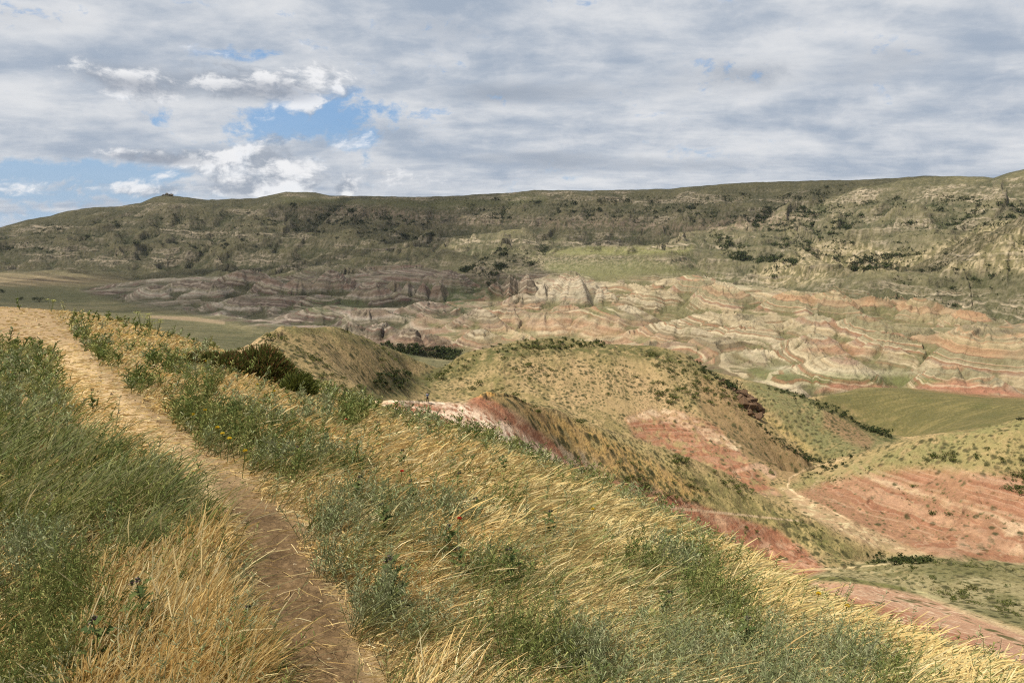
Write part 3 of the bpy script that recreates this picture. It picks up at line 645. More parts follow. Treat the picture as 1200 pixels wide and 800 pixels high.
def terrain_mat(name, bumps, mott=(), strata=None):
    """vertex colour times fine noise; bumps / mott = (scale 1/m, strength)"""
    m, nt, b = new_mat(name)
    at = N(nt, 'ShaderNodeAttribute', attribute_name='Col')
    geo = N(nt, 'ShaderNodeNewGeometry')
    col = at.outputs['Color']
    if strata:
        def att(n_): return N(nt, 'ShaderNodeAttribute', attribute_name=n_).outputs['Fac']
        def mt(op, a, b_=None):
            q = nt.nodes.new('ShaderNodeMath'); q.operation = op
            for i_, v in enumerate((a, b_)):
                if v is None: continue
                if isinstance(v, (int, float)): q.inputs[i_].default_value = v
                else: nt.links.new(v, q.inputs[i_])
            return q.outputs[0]
        H, K, W_ = att('Strata'), att('Bare'), att('Warm')
        for fr, ph, w2, lo, hi_, amt, cw, ck in strata:
            sn = mt('SINE', mt('ADD', mt('MULTIPLY', H, fr), mt('MULTIPLY', mt('SINE', mt('MULTIPLY', H, fr * w2)), 1.4 + ph)))
            mr = N(nt, 'ShaderNodeMapRange'); mr.interpolation_type = 'SMOOTHSTEP'; mr.inputs['From Min'].default_value = lo; mr.inputs['From Max'].default_value = hi_
            nt.links.new(sn, mr.inputs[0])
            fac = mt('MULTIPLY', mt('MULTIPLY', mr.outputs[0], K), amt)
            cm = N(nt, 'ShaderNodeMix', data_type='RGBA'); cm.inputs[6].default_value = tuple(float(v) for v in lin(*ck)) + (1,); cm.inputs[7].default_value = tuple(float(v) for v in lin(*cw)) + (1,)
            nt.links.new(W_, cm.inputs[0])
            m2 = N(nt, 'ShaderNodeMix', data_type='RGBA'); nt.links.new(fac, m2.inputs[0]); nt.links.new(col, m2.inputs[6]); nt.links.new(cm.outputs[2], m2.inputs[7]); col = m2.outputs[2]
    for sc, st in mott:
        n = N(nt, 'ShaderNodeTexNoise', Scale=sc, Detail=4.0, Roughness=.65)
        nt.links.new(geo.outputs['Position'], n.inputs['Vector'])
        r = ramp(nt, [(.3, 1 - st), (.7, 1 + st)])
        r.color_ramp.interpolation = 'LINEAR'
        nt.links.new(n.outputs['Fac'], r.inputs[0])
        mx = N(nt, 'ShaderNodeVectorMath', operation='MULTIPLY')
        nt.links.new(col, mx.inputs[0]); nt.links.new(r.outputs[0], mx.inputs[1]); col = mx.outputs[0]
    nt.links.new(col, b.inputs['Base Color'])
    nrm = None
    for sc, dist in bumps:
        n = N(nt, 'ShaderNodeTexNoise', Scale=sc, Detail=5.0, Roughness=.6)
        nt.links.new(geo.outputs['Position'], n.inputs['Vector'])
        bp = N(nt, 'ShaderNodeBump', Strength=1.0, Distance=dist)
        nt.links.new(n.outputs['Fac'], bp.inputs['Height'])
        if nrm: nt.links.new(nrm, bp.inputs['Normal'])
        nrm = bp.outputs[0]
    if nrm: nt.links.new(nrm, b.inputs['Normal'])
    return m
terrain_mat('hill_soil', [(.9, .35), (3.5, .10)], [(1.2, .14), (4, .24), (9, .14)], [(1.9, .2, .31, .5, .9, .55, (200, 160, 128), (200, 160, 128)), (1.3, .9, .43, .55, .9, .55, (148, 94, 70), (148, 94, 70)), (5.1, .4, .3, .6, .95, .35, (206, 176, 144), (206, 176, 144))])
terrain_mat('badland_clay', [(.22, 1.5), (.9, .4)], [(.3, .10), (1.2, .12)], [(1.75, .2, .31, .45, .9, .62, (208, 190, 154), (176, 160, 142)), (1.1, .9, .43, .6, .95, .62, (162, 112, 84), (112, 84, 74)), (2.9, .5, .23, .5, .9, .45, (128, 108, 78), (92, 78, 66)), (.62, 2.1, .37, .84, 1.0, .35, (190, 160, 118), (140, 118, 104))])
terrain_mat('far_rock', [(.10, 3.0), (.35, 1.0)], [(.12, .14), (.5, .2)], [(.95, .3, .31, .45, .8, .85, (206, 188, 158), (190, 172, 146)), (.95, 1.3, .31, .5, .85, .7, (70, 66, 48), (66, 62, 48)), (2.1, .6, .27, .6, .9, .5, (178, 156, 128), (170, 150, 126))])
terrain_mat('near_soil', [(6, .03), (40, .006)], [(3, .15), (30, .2)])
def path_mat():
    m = terrain_mat('trodden_path', [(5, .05), (28, .014)], [(4, .18), (35, .25)])
    nt = m.node_tree; b = [n for n in nt.nodes if n.type == 'BSDF_PRINCIPLED'][0]
    geo = N(nt, 'ShaderNodeNewGeometry')
    wob = N(nt, 'ShaderNodeTexNoise', Scale=9.0, Detail=3.0)
    nt.links.new(geo.outputs['Position'], wob.inputs['Vector'])
    ad = N(nt, 'ShaderNodeVectorMath', operation='MULTIPLY_ADD'); ad.inputs[1].default_value = (.09, .09, .09)
    nt.links.new(wob.outputs['Color'], ad.inputs[0]); nt.links.new(geo.outputs['Position'], ad.inputs[2])
    v = N(nt, 'ShaderNodeTexVoronoi', feature='DISTANCE_TO_EDGE', Scale=12.0)
    nt.links.new(ad.outputs[0], v.inputs['Vector'])
    r = ramp(nt, [(.0, .62), (.07, 1.0)])
    nt.links.new(v.outputs['Distance'], r.inputs[0])
    fade = N(nt, 'ShaderNodeTexNoise', Scale=1.6, Detail=2.0)
    nt.links.new(geo.outputs['Position'], fade.inputs['Vector'])
    fr = ramp(nt, [(.38, 0.0), (.54, 1.0)]); nt.links.new(fade.outputs['Fac'], fr.inputs[0])
    mixw = N(nt, 'ShaderNodeMix', data_type='RGBA'); mixw.inputs[6].default_value = (1, 1, 1, 1)
    nt.links.new(fr.outputs[0], mixw.inputs[0]); nt.links.new(r.outputs[0], mixw.inputs[7])
    src = b.inputs['Base Color'].links[0].from_socket
    mul = N(nt, 'ShaderNodeVectorMath', operation='MULTIPLY')
    nt.links.new(src, mul.inputs[0]); nt.links.new(mixw.outputs[2], mul.inputs[1]); nt.links.new(mul.outputs[0], b.inputs['Base Color'])
path_mat()

# ------------------------------------------------------------------ mesh helpers
def tag(o, label=None, cat=None, group=None, kind=None):
    for k, v in (('label', label), ('category', cat), ('group', group), ('kind', kind)):
        if v: o[k] = v
    return o
def np_mesh(name, V, Fq, mat=None, smooth=True, col=None, parent=None, extra=None):
    me = bpy.data.meshes.new(name)
    V = np.ascontiguousarray(V, F32); Fq = np.ascontiguousarray(Fq, np.int32)
    me.vertices.add(len(V)); me.vertices.foreach_set('co', V.ravel())
    k = Fq.shape[1]
    me.loops.add(Fq.size); me.loops.foreach_set('vertex_index', Fq.ravel())
    me.polygons.add(len(Fq)); me.polygons.foreach_set('loop_start', np.arange(0, Fq.size, k, dtype=np.int32))
    me.update(calc_edges=True)
    me.polygons.foreach_set('use_smooth', np.full(len(Fq), bool(smooth)))
    if col is not None:
        a = me.color_attributes.new('Col', 'FLOAT_COLOR', 'POINT')
        cc = np.ones((len(V), 4), F32); cc[:, :3] = col
        a.data.foreach_set('color', cc.ravel())
    for kx, vx in (extra or {}).items():
        a = me.attributes.new(kx, 'FLOAT', 'POINT'); a.data.foreach_set('value', np.ascontiguousarray(vx, F32))
    if mat: me.materials.append(MATS[mat])
    o = bpy.data.objects.new(name, me); COL.objects.link(o)
    if parent: o.parent = parent
    return o

# ------------------------------------------------------------------ terrain objects
idx = np.arange(NT * NR).reshape(NT, NR)
quads = np.stack([idx[:-1, :-1], idx[1:, :-1], idx[1:, 1:], idx[:-1, 1:]], -1)
def qm(a): return .25 * (a[:-1, :-1] + a[1:, :-1] + a[1:, 1:] + a[:-1, 1:])
qR = qm(R); qbad = qm(Mbad) > .5; qesc = qm(FAR_ESC) > .5; qpath = (qm(pth) > .5)
lab = np.full(qR.shape, 0)                     # 0 grassy ridge
lab[(qR > 78)] = 1                             # hills
lab[(qR > 440)] = 2                            # valley floor
lab[qesc] = 4                                  # escarpment
lab[qbad & (qR > 440)] = 3                     # badlands
lab[qpath] = 5
XYZ = np.stack([X, Y, Z], -1).reshape(-1, 3); CF = C.reshape(-1, 3)
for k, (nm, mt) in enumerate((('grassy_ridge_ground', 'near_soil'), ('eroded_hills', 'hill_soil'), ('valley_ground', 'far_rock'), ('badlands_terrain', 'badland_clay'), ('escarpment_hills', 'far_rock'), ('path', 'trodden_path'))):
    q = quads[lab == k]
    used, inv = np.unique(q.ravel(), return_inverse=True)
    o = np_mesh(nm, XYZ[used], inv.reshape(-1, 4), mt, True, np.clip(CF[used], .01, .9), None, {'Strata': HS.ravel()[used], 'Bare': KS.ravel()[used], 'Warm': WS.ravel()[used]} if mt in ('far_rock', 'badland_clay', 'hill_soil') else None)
    o['kind'] = 'structure'
# small cap under the photographer's feet
capn = NT - 1
ring = XYZ[idx[:-1, 0]]
cv = np.concatenate([ring, [[0, 0, float(ring[:, 2].mean())]]])
o = np_mesh('ground', cv, np.stack([np.arange(capn), (np.arange(capn) + 1) % capn, np.full(capn, capn)], 1), 'near_soil', True, np.tile(lin(168, 138, 92), (len(cv), 1)))
o['kind'] = 'structure'
# ground lookup for planting
def ground(x, y):
    th = np.arctan2(x, y); rho = np.log(np.maximum(np.hypot(x, y), .51))
    i = np.clip(np.interp(th, th_ax, np.arange(NT)), 0, NT - 1.001); j = np.clip(np.interp(rho, rho_ax, np.arange(NR)), 0, NR - 1.001)
    i0 = i.astype(int); j0 = j.astype(int); u = i - i0; v = j - j0
    return (Z[i0, j0] * (1 - u) + Z[i0 + 1, j0] * u) * (1 - v) + (Z[i0, j0 + 1] * (1 - u) + Z[i0 + 1, j0 + 1] * u) * v
# what the camera sees: for a photo pixel, the first grid vertex met along the ray
_vis = np.full(Z.shape, -9., F32)
SL = (Z - ZC) / R
run = np.maximum.accumulate(SL, axis=1)
VIS = SL >= run - 1e-5
def at_pixel(px, py, rmin=1.2, rmax=3000):
    """world point on the terrain seen at a photo pixel"""
    th, s = pix(px, py)
    th = float(th); s = float(s)
    i = int(round(float(np.interp(th, th_ax, np.arange(NT)))))
    sl = SL[i]; r = np.exp(rho_ax)
    ok = np.nonzero((sl >= s) & (r > rmin) & (r < rmax))[0]
    j = ok[0] if len(ok) else int(np.argmax(np.where((r > rmin) & (r < rmax), sl, -9)))
    rr = float(r[j]); x = rr * math.sin(th); y = rr * math.cos(th)
    return x, y, float(ground(np.array([x]), np.array([y]))[0])
# ------------------------------------------------------------------ planting
print('terrain done', time.time() - T0)
def leaf_mat(name, transl=.3, rough=.7, alpha=None):
    m = bpy.data.materials.new(name); m.use_nodes = True; MATS[name] = m
    nt = m.node_tree; nt.nodes.clear()
    o = nt.nodes.new('ShaderNodeOutputMaterial'); b = N(nt, 'ShaderNodeBsdfPrincipled', Roughness=rough); b.inputs['Specular IOR Level'].default_value = .08
    at = N(nt, 'ShaderNodeAttribute', attribute_name='Col')
    t = nt.nodes.new('ShaderNodeBsdfTranslucent'); mx = nt.nodes.new('ShaderNodeMixShader'); mx.inputs[0].default_value = transl
    nt.links.new(at.outputs['Color'], b.inputs['Base Color']); nt.links.new(at.outputs['Color'], t.inputs[0])
    nt.links.new(b.outputs[0], mx.inputs[1]); nt.links.new(t.outputs[0], mx.inputs[2]); nt.links.new(mx.outputs[0], o.inputs[0])
    return m
leaf_mat('grass_blade', .32); leaf_mat('shrub_leaf', .22); leaf_mat('petal', .35)
rs = np.random.RandomState(5)
def norm(v): return v / np.maximum(np.linalg.norm(v, axis=-1, keepdims=True), 1e-6)
def blades(P, D, L, W, curve, col, tipcol, segs=3, head=None):
    """curved strips: root P, initial direction D, length L, width W, droop vector curve"""
    n = len(P); lv = segs + 1
    t = np.linspace(0, 1, lv)
    pts = P[:, None] + D[:, None] * (L[:, None, None] * t[None, :, None]) + curve[:, None] * (L[:, None, None] * (t ** 2)[None, :, None])
    side = np.cross(D, np.stack([-P[:, 0], -P[:, 1], np.zeros(n)], -1) + rs.normal(0, .35, (n, 3)) * np.linalg.norm(P[:, :2], axis=1)[:, None])
    side = norm(side)
    prof = (1 - t) ** .6 * .9 + .1 if head is None else np.asarray(head)
    w = W[:, None, None] * prof[None, :, None] * .5
    a = pts - side[:, None] * w; b = pts + side[:, None] * w
    V = np.stack([a, b], 2).reshape(n, lv * 2, 3)
    k = np.arange(segs) * 2
    f = np.stack([k, k + 1, k + 3, k + 2], -1)
    Fq = (np.arange(n) * lv * 2)[:, None, None] + f[None]
    c = col[:, None] * (1 - t[None, :, None]) + tipcol[:, None] * t[None, :, None]
    c = np.repeat(c, 2, axis=1)
    return V.reshape(-1, 3), Fq.reshape(-1, 4), c.reshape(-1, 3)
class Pile:
    def __init__(s): s.V, s.F, s.C, s.n = [], [], [], 0
    def add(s, V, Fq, C_):
        s.V.append(V); s.F.append(Fq + s.n); s.C.append(C_); s.n += len(V)
    def build(s, name, mat, parent=None):
        return np_mesh(name, np.concatenate(s.V), np.concatenate(s.F), mat, True, np.concatenate(s.C), parent)
def inpoly(px, py, P):
    P = np.array(P, float); ins = np.zeros(px.shape, bool)
    for k in range(len(P)):
        ax, ay = P[k - 1]; bx, by = P[k]
        ins ^= ((ay > py) != (by > py)) & (px < (bx - ax) * (py - ay) / (by - ay + 1e-9) + ax)
    return ins
def pathdist(px, py):
    P = np.array(PATH, float); d = np.full(px.shape, 1e9)
    for k in range(1, len(P)):
        ax, ay, wa = P[k - 1]; bx, by, wb = P[k]
        t = np.clip(((px - ax) * (bx - ax) + (py - ay) * (by - ay)) / ((bx - ax) ** 2 + (by - ay) ** 2), 0, 1)
        d = np.minimum(d, np.hypot(px - ax - t * (bx - ax), py - ay - t * (by - ay)) / (wa + (wb - wa) * t))
    return d
GREENG = [[(-900, 398), (10, 396), (60, 396), (62, 404), (64, 436), (78, 484), (100, 520), (150, 550), (200, 575), (240, 612), (222, 655), (150, 690), (60, 655), (0, 650), (-900, 650)]]
WORM = [[(-900, 640), (0, 640), (56, 645), (100, 700), (82, 770), (60, 900), (-900, 900)],
        [(118, 425), (200, 428), (262, 462), (330, 498), (425, 556), (455, 600), (520, 640), (500, 676), (450, 735), (422, 760), (385, 700), (366, 640), (335, 606), (280, 572), (232, 540), (180, 490)],
        [(440, 765), (520, 690), (600, 676), (690, 690), (760, 660), (800, 676), (860, 716), (886, 760), (930, 800), (960, 900), (600, 900), (560, 800)],
        [(750, 640), (800, 640), (850, 680), (830, 700), (770, 680)], [(350, 478), (385, 476), (390, 500), (352, 502)], [(394, 486), (430, 486), (436, 506), (398, 508)],
        [(70, 372), (95, 372), (112, 410), (96, 416)], [(100, 400), (125, 404), (122, 424), (104, 424)], [(930, 770), (1010, 770), (1060, 820), (960, 900)]]
GREENR = [[(425, 462), (480, 478), (587, 510), (700, 562), (800, 612), (880, 655), (860, 664), (780, 628), (690, 585), (587, 535), (480, 503), (400, 480)],
          [(500, 700), (760, 690), (900, 780), (900, 900), (560, 900)], [(190, 418), (260, 420), (280, 440), (200, 445)], 
          [(400, 590), (450, 585), (470, 650), (410, 660)]]
DRYL = [[(100, 700), (215, 645), (262, 636), (292, 700), (306, 780), (310, 900), (50, 900), (86, 780)]]
VERGE = [[(57, 400), (80, 404), (112, 433), (150, 470), (190, 505), (240, 556), (272, 600), (240, 610), (193, 570), (150, 544), (95, 514), (74, 465)]]
def zones(x, y, z):
    px, py = proj(x, y, z)
    r = np.hypot(x, y)
    sw = 22 * np.clip(6 / r, .25, 1.6)
    px2 = px + sw * fbm(x / .9, y / .9, 3, 811); py2 = py + sw * .6 * fbm(x / .9, y / .9, 3, 813)
    g = np.zeros(px.shape, int)                                 # 0 dry meadow
    n = fbm(x / 1.1, y / 1.1, 4, 815); n2 = fbm(x / 2.6, y / 2.6, 3, 817)
    def any_(L): 
        m = np.zeros(px.shape, bool)
        for P in L: m |= inpoly(px2, py2, P)
        return m
    right = px > 90
    g[(n + n2 * .6 > .52) & right] = 1
    g[(n2 - n * .5 > .60) & right] = 2
    g[any_(GREENR) & (n > -.22)] = 1
    g[any_(WORM) & (n2 + .8 * n > -.08)] = 2
    g[any_(GREENG)] = 3
    g[any_(VERGE)] = 4
    g[any_(DRYL)] = 5
    # beyond the frame on the left: same meadow
    g[(px < -900)] = 3
    pd = pathdist(px2, py2)
    g[(pd < 1.08 + .35 * fbm(x / .22, y / .22, 3, 819)) & (r > 2.)] = 6
    # under the camera the trodden line continues
    g[(r < 2.3) & (px > 250) & (px < 520)] = 6
    return g, px, py, pd
def scatter(n, r0, r1, p, th0=-.95, th1=.85):
    u = rs.rand(n); q = 2 - p
    r = (r0 ** q + u * (r1 ** q - r0 ** q)) ** (1 / q)
    th = rs.uniform(th0, th1, n)
    x, y = r * np.sin(th), r * np.cos(th)
    keep = r < s1r(th) * 1.7 + 2
    x, y, r = x[keep], y[keep], r[keep]
    return x, y, ground(x, y), r
def shades(n, cols, jit=.12):
    A = np.array([lin(*c) for c in cols]); k = rs.randint(0, len(A), n)
    return A[k] * (1 + rs.normal(0, jit, (n, 1))).clip(.5, 1.6)
DENS = 1.0
def wind(n, up, lean, jit, dirx=1.0, diry=-.35):
    d = np.stack([dirx * lean + rs.normal(0, jit, n), diry * lean + rs.normal(0, jit, n), np.full(n, up)], -1)
    return norm(d)
STRAWS = [(251, 225, 164), (245, 212, 142), (253, 235, 184), (231, 194, 128), (247, 216, 146), (212, 178, 120), (238, 220, 162)]
dry, green, worm, litter = Pile(), Pile(), Pile(), Pile()
# -- dry grass
def plant_dry(n, r0, r1, p):
    x, y, z, r = scatter(n, r0, r1, p)
    g, px, py, pd = zones(x, y, z)
    nn = fbm(x / .45, y / .45, 3, 821); n3 = fbm(x / 1.7, y / 1.7, 3, 823)
    pr = np.select([g == 0, g == 1, g == 2, g == 3, g == 4, g == 5, g == 6], [1., .75, .34, .13, .42, 1., .006], 0)
    pr = pr * np.where((pd < 1.45) & (py > 590), np.where(px < 360, .25, .7), 1)
    keep = rs.rand(len(x)) < pr * (.55 + .9 * np.clip(nn + .4, 0, 1))
    x, y, z, r, g, n3, pd, px = (a[keep] for a in (x, y, z, r, g, n3, pd, px)); n = len(x)
    P = np.stack([x, y, z - .01], -1)
    swirl = fbm(x / .7, y / .7, 2, 825) * 1.6
    dirx = np.cos(swirl * .8); diry = np.sin(swirl * .8) - .35
    lean = np.where(g == 5, .05, .25) + rs.rand(n) * .35
    D = norm(np.stack([dirx * lean + rs.normal(0, .34, n), diry * lean + rs.normal(0, .34, n), np.ones(n)], -1))
    short = np.where(g == 4, .4, 1.) * np.where((pd < 1.7), .6, 1.)
    L = (.13 + .17 * rs.rand(n) + .05 * n3) * short * np.where(g == 5, 1.15, 1.)
    L = L * (1 + (rs.rand(n) < .05) * .6) * (1 - .42 * sst(8, 15, r))
    W = np.maximum(.0022, r * .00092)
    ck = np.where(g == 5, .35, .75)
    cur = np.stack([dirx * (.2 + rs.rand(n) * .7) * ck, diry * (.2 + rs.rand(n) * .5) * ck, (-.20 - rs.rand(n) * .6) * ck], -1)
    col = shades(n, STRAWS, .10)
    gold = sst(-.1, .5, n3)[:, None]
    col = col * (1 - .25 * gold) + .25 * gold * lin(250, 200, 104)
    near_sil = (g == 0) & (px > 560)
    col[near_sil] = col[near_sil] * .6 + .35 * lin(240, 218, 150)
    V, Fq, Cc = blades(P, D, L, W, cur, col * .58, col * 1.2, 4, head=[.6, .6, .8, 1.9, .6])  # root colour darkened to paint in shade at the foot of the grass
    dry.add(V, Fq, Cc)
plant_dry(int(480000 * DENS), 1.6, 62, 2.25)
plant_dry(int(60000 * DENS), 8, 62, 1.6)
# -- green grass
def plant_green(n, r0, r1, p):
    x, y, z, r = scatter(n, r0, r1, p)
    g, px, py, pd = zones(x, y, z)
    nn = fbm(x / .4, y / .4, 3, 831); n3 = fbm(x / 1.3, y / 1.3, 3, 833)
    cd_, cv1 = cells(x / .34, y / .34, 835); _, cv2 = cells(x / .34, y / .34, 835 + 50)
    tall = (g == 3)
    pr = np.select([g == 0, g == 1, g == 2, g == 3, g == 4, g == 5, g == 6], [.10, .75, .35, 1., .02, .06, 0], 0)
    clumpy = np.where(tall, np.clip(1.45 - 2.1 * cd_, .05, 1), 1)
    keep = rs.rand(len(x)) < pr * (.5 + .9 * np.clip(nn + .45, 0, 1)) * clumpy
    x, y, z, r, g, n3, pd, px, cd_, cv1, cv2, tall = (a[keep] for a in (x, y, z, r, g, n3, pd, px, cd_, cv1, cv2, tall)); n = len(x)
    P = np.stack([x, y, z - .01], -1)
    ca = (cv1 - .35) * 2.6
    lean = np.where(tall, .02 + .3 * cv1, .3) + rs.rand(n) * .3
    D = norm(np.stack([lean * np.cos(ca * tall) + rs.normal(0, .24, n), lean * np.sin(ca * tall) - .25 * lean + rs.normal(0, .24, n), np.ones(n)], -1))
    L = np.where(tall, (.20 + .26 * rs.rand(n) ** 1.5 + .08 * n3) * (.7 + .6 * cv1), .16 + .18 * rs.rand(n)) * np.where(r < 3.2, .8, 1) * (1 - .42 * sst(8, 15, r))
    W = np.maximum(.0028, r * .0010) * np.where(rs.rand(n) < .12, 1.9, 1)
    cur = np.stack([.12 + rs.rand(n) * .45, rs.normal(-.05, .2, n), -.10 - rs.rand(n) * .35], -1)
    col = shades(n, [(152, 154, 84), (134, 140, 72), (172, 168, 98), (114, 124, 64), (184, 174, 112), (142, 148, 90)], .15)
    cvv = cv1[:, None]
    col = np.where((cvv > .62) & tall[:, None], col * .55 + .45 * lin(134, 146, 104), col) * (.82 + .36 * cvv)
    col = np.where((cvv < .16) & tall[:, None], col * .45 + .55 * lin(206, 190, 134), col)
    edge = (g != 3)
    col[edge] = col[edge] * .7 + .3 * lin(184, 178, 126)
    tip = col * 1.3; k = rs.rand(n) < .35; tip[k] = tip[k] * .4 + .6 * lin(214, 206, 158)
    V, Fq, Cc = blades(P, D, L, W, cur, col * .5, tip, 3, head=[.8, 1, 1.0, .5])  # dark root colour stands in for the shaded gaps between clumps
    green.add(V, Fq, Cc)
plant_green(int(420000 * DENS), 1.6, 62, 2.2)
# -- wormwood: plumes of small silvery leaves
def plant_worm(n, r0, r1, p):
    x, y, z, r = scatter(n, r0, r1, p)
    g, px, py, pd = zones(x, y, z)
    nn = fbm(x / .35, y / .35, 3, 841)
    pr = np.select([g == 0, g == 1, g == 2, g == 3, g == 4, g == 5, g == 6], [.05, .22, 1., .30, .015, .16, .002], 0)
    keep = rs.rand(len(x)) < pr * np.clip(.45 + 1.3 * nn, .08, 1)
    x, y, z, r, nn = (a[keep] for a in (x, y, z, r, nn)); n = len(x)
    H = (.18 + .24 * rs.rand(n)) * (1 + .4 * nn)
    ax = norm(np.stack([.25 + rs.normal(0, .28, n), rs.normal(-.05, .28, n), np.ones(n)], -1))
    blue = (fbm(x / 1.5, y / 1.5, 2, 843) > .05)[:, None]
    base = np.where(blue, shades(n, [(150, 158, 112), (138, 146, 98), (170, 170, 128)], .1), shades(n, [(140, 144, 82), (118, 128, 68), (158, 156, 96), (102, 116, 62)], .12))
    P0 = np.stack([x, y, z - .01], -1)
    K = 15
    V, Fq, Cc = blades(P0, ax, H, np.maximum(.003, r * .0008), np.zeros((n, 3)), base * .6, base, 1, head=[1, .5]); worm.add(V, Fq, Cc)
    t = rs.uniform(.18, 1.0, (n, K)); ang = rs.uniform(0, 6.283, (n, K))
    root = P0[:, None] + ax[:, None] * (H[:, None] * t)[..., None]
    D = np.stack([np.cos(ang), np.sin(ang), rs.uniform(.2, 1.1, (n, K))], -1)
    D = norm(D).reshape(-1, 3)
    L = (rs.uniform(.022, .045, (n, K)) * (1.25 - .6 * t)).reshape(-1) * np.repeat(np.clip(r / 5, 1, 3), K)
    W = np.maximum(.0045, np.repeat(r, K) * .0013)
    cc_ = np.repeat(base, K, 0) * (.85 + .35 * rs.rand(n * K, 1))
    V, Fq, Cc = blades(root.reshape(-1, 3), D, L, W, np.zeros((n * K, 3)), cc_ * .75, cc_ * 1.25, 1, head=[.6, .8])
    worm.add(V, Fq, Cc)
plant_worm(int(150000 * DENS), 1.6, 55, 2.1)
# -- crushed straw lying on the verge and along the path
def plant_litter(n):
    x, y, z, r = scatter(n, 1.6, 45, 2.2)
    g, px, py, pd = zones(x, y, z)
    pr = np.select([g == 4, g == 6, g == 5, g == 0], [1., .05, .3, .25], 0) * np.where((g == 6) & (py < 560), 9, 1) + np.where((pd > .8) & (pd < 1.5), .35, 0)
    keep = rs.rand(len(x)) < pr
    x, y, z, r = (a[keep] for a in (x, y, z, r)); n = len(x)
    a = rs.normal(-.2, .9, n)
    D = norm(np.stack([np.cos(a), np.sin(a), rs.uniform(-.02, .22, n)], -1))
    L = .05 + .14 * rs.rand(n)
    V, Fq, Cc = blades(np.stack([x, y, z + .006], -1), D, L, np.maximum(.0026, r * .001), np.stack([rs.normal(0, .2, n), rs.normal(0, .2, n), -.1 * rs.rand(n)], -1), shades(n, STRAWS + [(214, 176, 120)], .12), shades(n, STRAWS, .1), 2, head=[.8, 1, .5])
    litter.add(V, Fq, Cc)
plant_litter(int(240000 * DENS))
# -- pebbles and clods on the trodden soil
x, y, z, r = scatter(60000, 1.6, 30, 2.2)
g, px, py, pd = zones(x, y, z)
keep = ((g == 6) & (rs.rand(len(x)) < .30)) | ((g == 4) & (rs.rand(len(x)) < .04))
x, y, z, r = (a[keep] for a in (x, y, z, r)); n = len(x)
s_ = (.003 + .012 * rs.rand(n) ** 3) * np.clip(r / 4, 1, 3)
oc = np.array([(1, 0, 0), (-1, 0, 0), (0, 1, 0), (0, -1, 0), (0, 0, .6), (0, 0, -.6)], float)
of = np.array([(0, 2, 4), (2, 1, 4), (1, 3, 4), (3, 0, 4), (2, 0, 5), (1, 2, 5), (3, 1, 5), (0, 3, 5)])
V = np.stack([x, y, z], -1)[:, None] + oc[None] * s_[:, None, None] * rs.uniform(.6, 1.3, (n, 6, 1))
Fq = (np.arange(n) * 6)[:, None, None] + of[None]
cs = np.repeat(shades(n, [(150, 126, 90), (120, 98, 70), (176, 156, 124), (100, 84, 62)], .12), 6, 0)
tag(np_mesh('pebbles', V.reshape(-1, 3), Fq.reshape(-1, 3), 'near_soil', False, cs), kind='stuff')
tag(dry.build('dry_grass', 'grass_blade'), kind='stuff'); tag(green.build('green_grass', 'grass_blade'), kind='stuff')
tag(worm.build('wormwood_cover', 'shrub_leaf'), kind='stuff'); tag(litter.build('straw_litter', 'grass_blade'), kind='stuff')
print('grass', time.time() - T0, dry.n, green.n, worm.n, litter.n)
del dry, green, worm, litter
# ------------------------------------------------------------------ camera, sun, sky
cam = bpy.data.cameras.new('camera'); co = bpy.data.objects.new('camera', cam); COL.objects.link(co)
cam.sensor_width = 36; cam.lens = FOC / 1200 * 36; cam.clip_start = .05; cam.clip_end = 40000
co.location = (0, 0, ZC); co.rotation_euler = (math.pi / 2 - PITCH, 0, 0)
scene.camera = co
SUN_AZ, SUN_EL = math.radians(-106), math.radians(60)
sd = Vector((math.sin(SUN_AZ) * math.cos(SUN_EL), math.cos(SUN_AZ) * math.cos(SUN_EL), math.sin(SUN_EL)))
sl = bpy.data.lights.new('sun', 'SUN'); so = bpy.data.objects.new('sun', sl); COL.objects.link(so)
sl.energy = 5.0; sl.angle = math.radians(.55); sl.color = (1, .95, .86)
so.rotation_euler = (-sd).to_track_quat('-Z', 'Y').to_euler()
w = bpy.data.worlds.new('World'); scene.world = w; w.use_nodes = True
nt = w.node_tree; nt.nodes.clear()
out = N(nt, 'ShaderNodeOutputWorld'); bg = N(nt, 'ShaderNodeBackground', Strength=.09)
sky = N(nt, 'ShaderNodeTexSky', sky_type='NISHITA'); sky.sun_disc = False
sky.sun_elevation = SUN_EL; sky.sun_rotation = SUN_AZ; sky.altitude = 700; sky.air_density = 1.0; sky.dust_density = 1.2; sky.ozone_density = 1.4
nt.links.new(bg.outputs[0], out.inputs[0])
tc = N(nt, 'ShaderNodeTexCoord')
sx = N(nt, 'ShaderNodeSeparateXYZ'); nt.links.new(tc.outputs['Generated'], sx.inputs[0])
def M(op, a, b=None, c=None, clamp=False):
    n = nt.nodes.new('ShaderNodeMath'); n.operation = op; n.use_clamp = clamp
    for i, v in enumerate((a, b, c)):
        if v is None: continue
        if hasattr(v, 'is_linked') or hasattr(v, 'links'): nt.links.new(v, n.inputs[i])
        else: n.inputs[i].default_value = v
    return n.outputs[0]
dx, dy, dz = sx.outputs
dzc = M('MAXIMUM', dz, 0.0)
k = M('DIVIDE', 1.0, M('ADD', dzc, .16))
cpx, cpy = M('MULTIPLY', dx, k), M('MULTIPLY', dy, k)
cv_ = N(nt, 'ShaderNodeCombineXYZ'); nt.links.new(cpx, cv_.inputs[0]); nt.links.new(cpy, cv_.inputs[1])
AZ = M('ARCTAN2', dx, dy); EL = M('ARCSINE', dz)
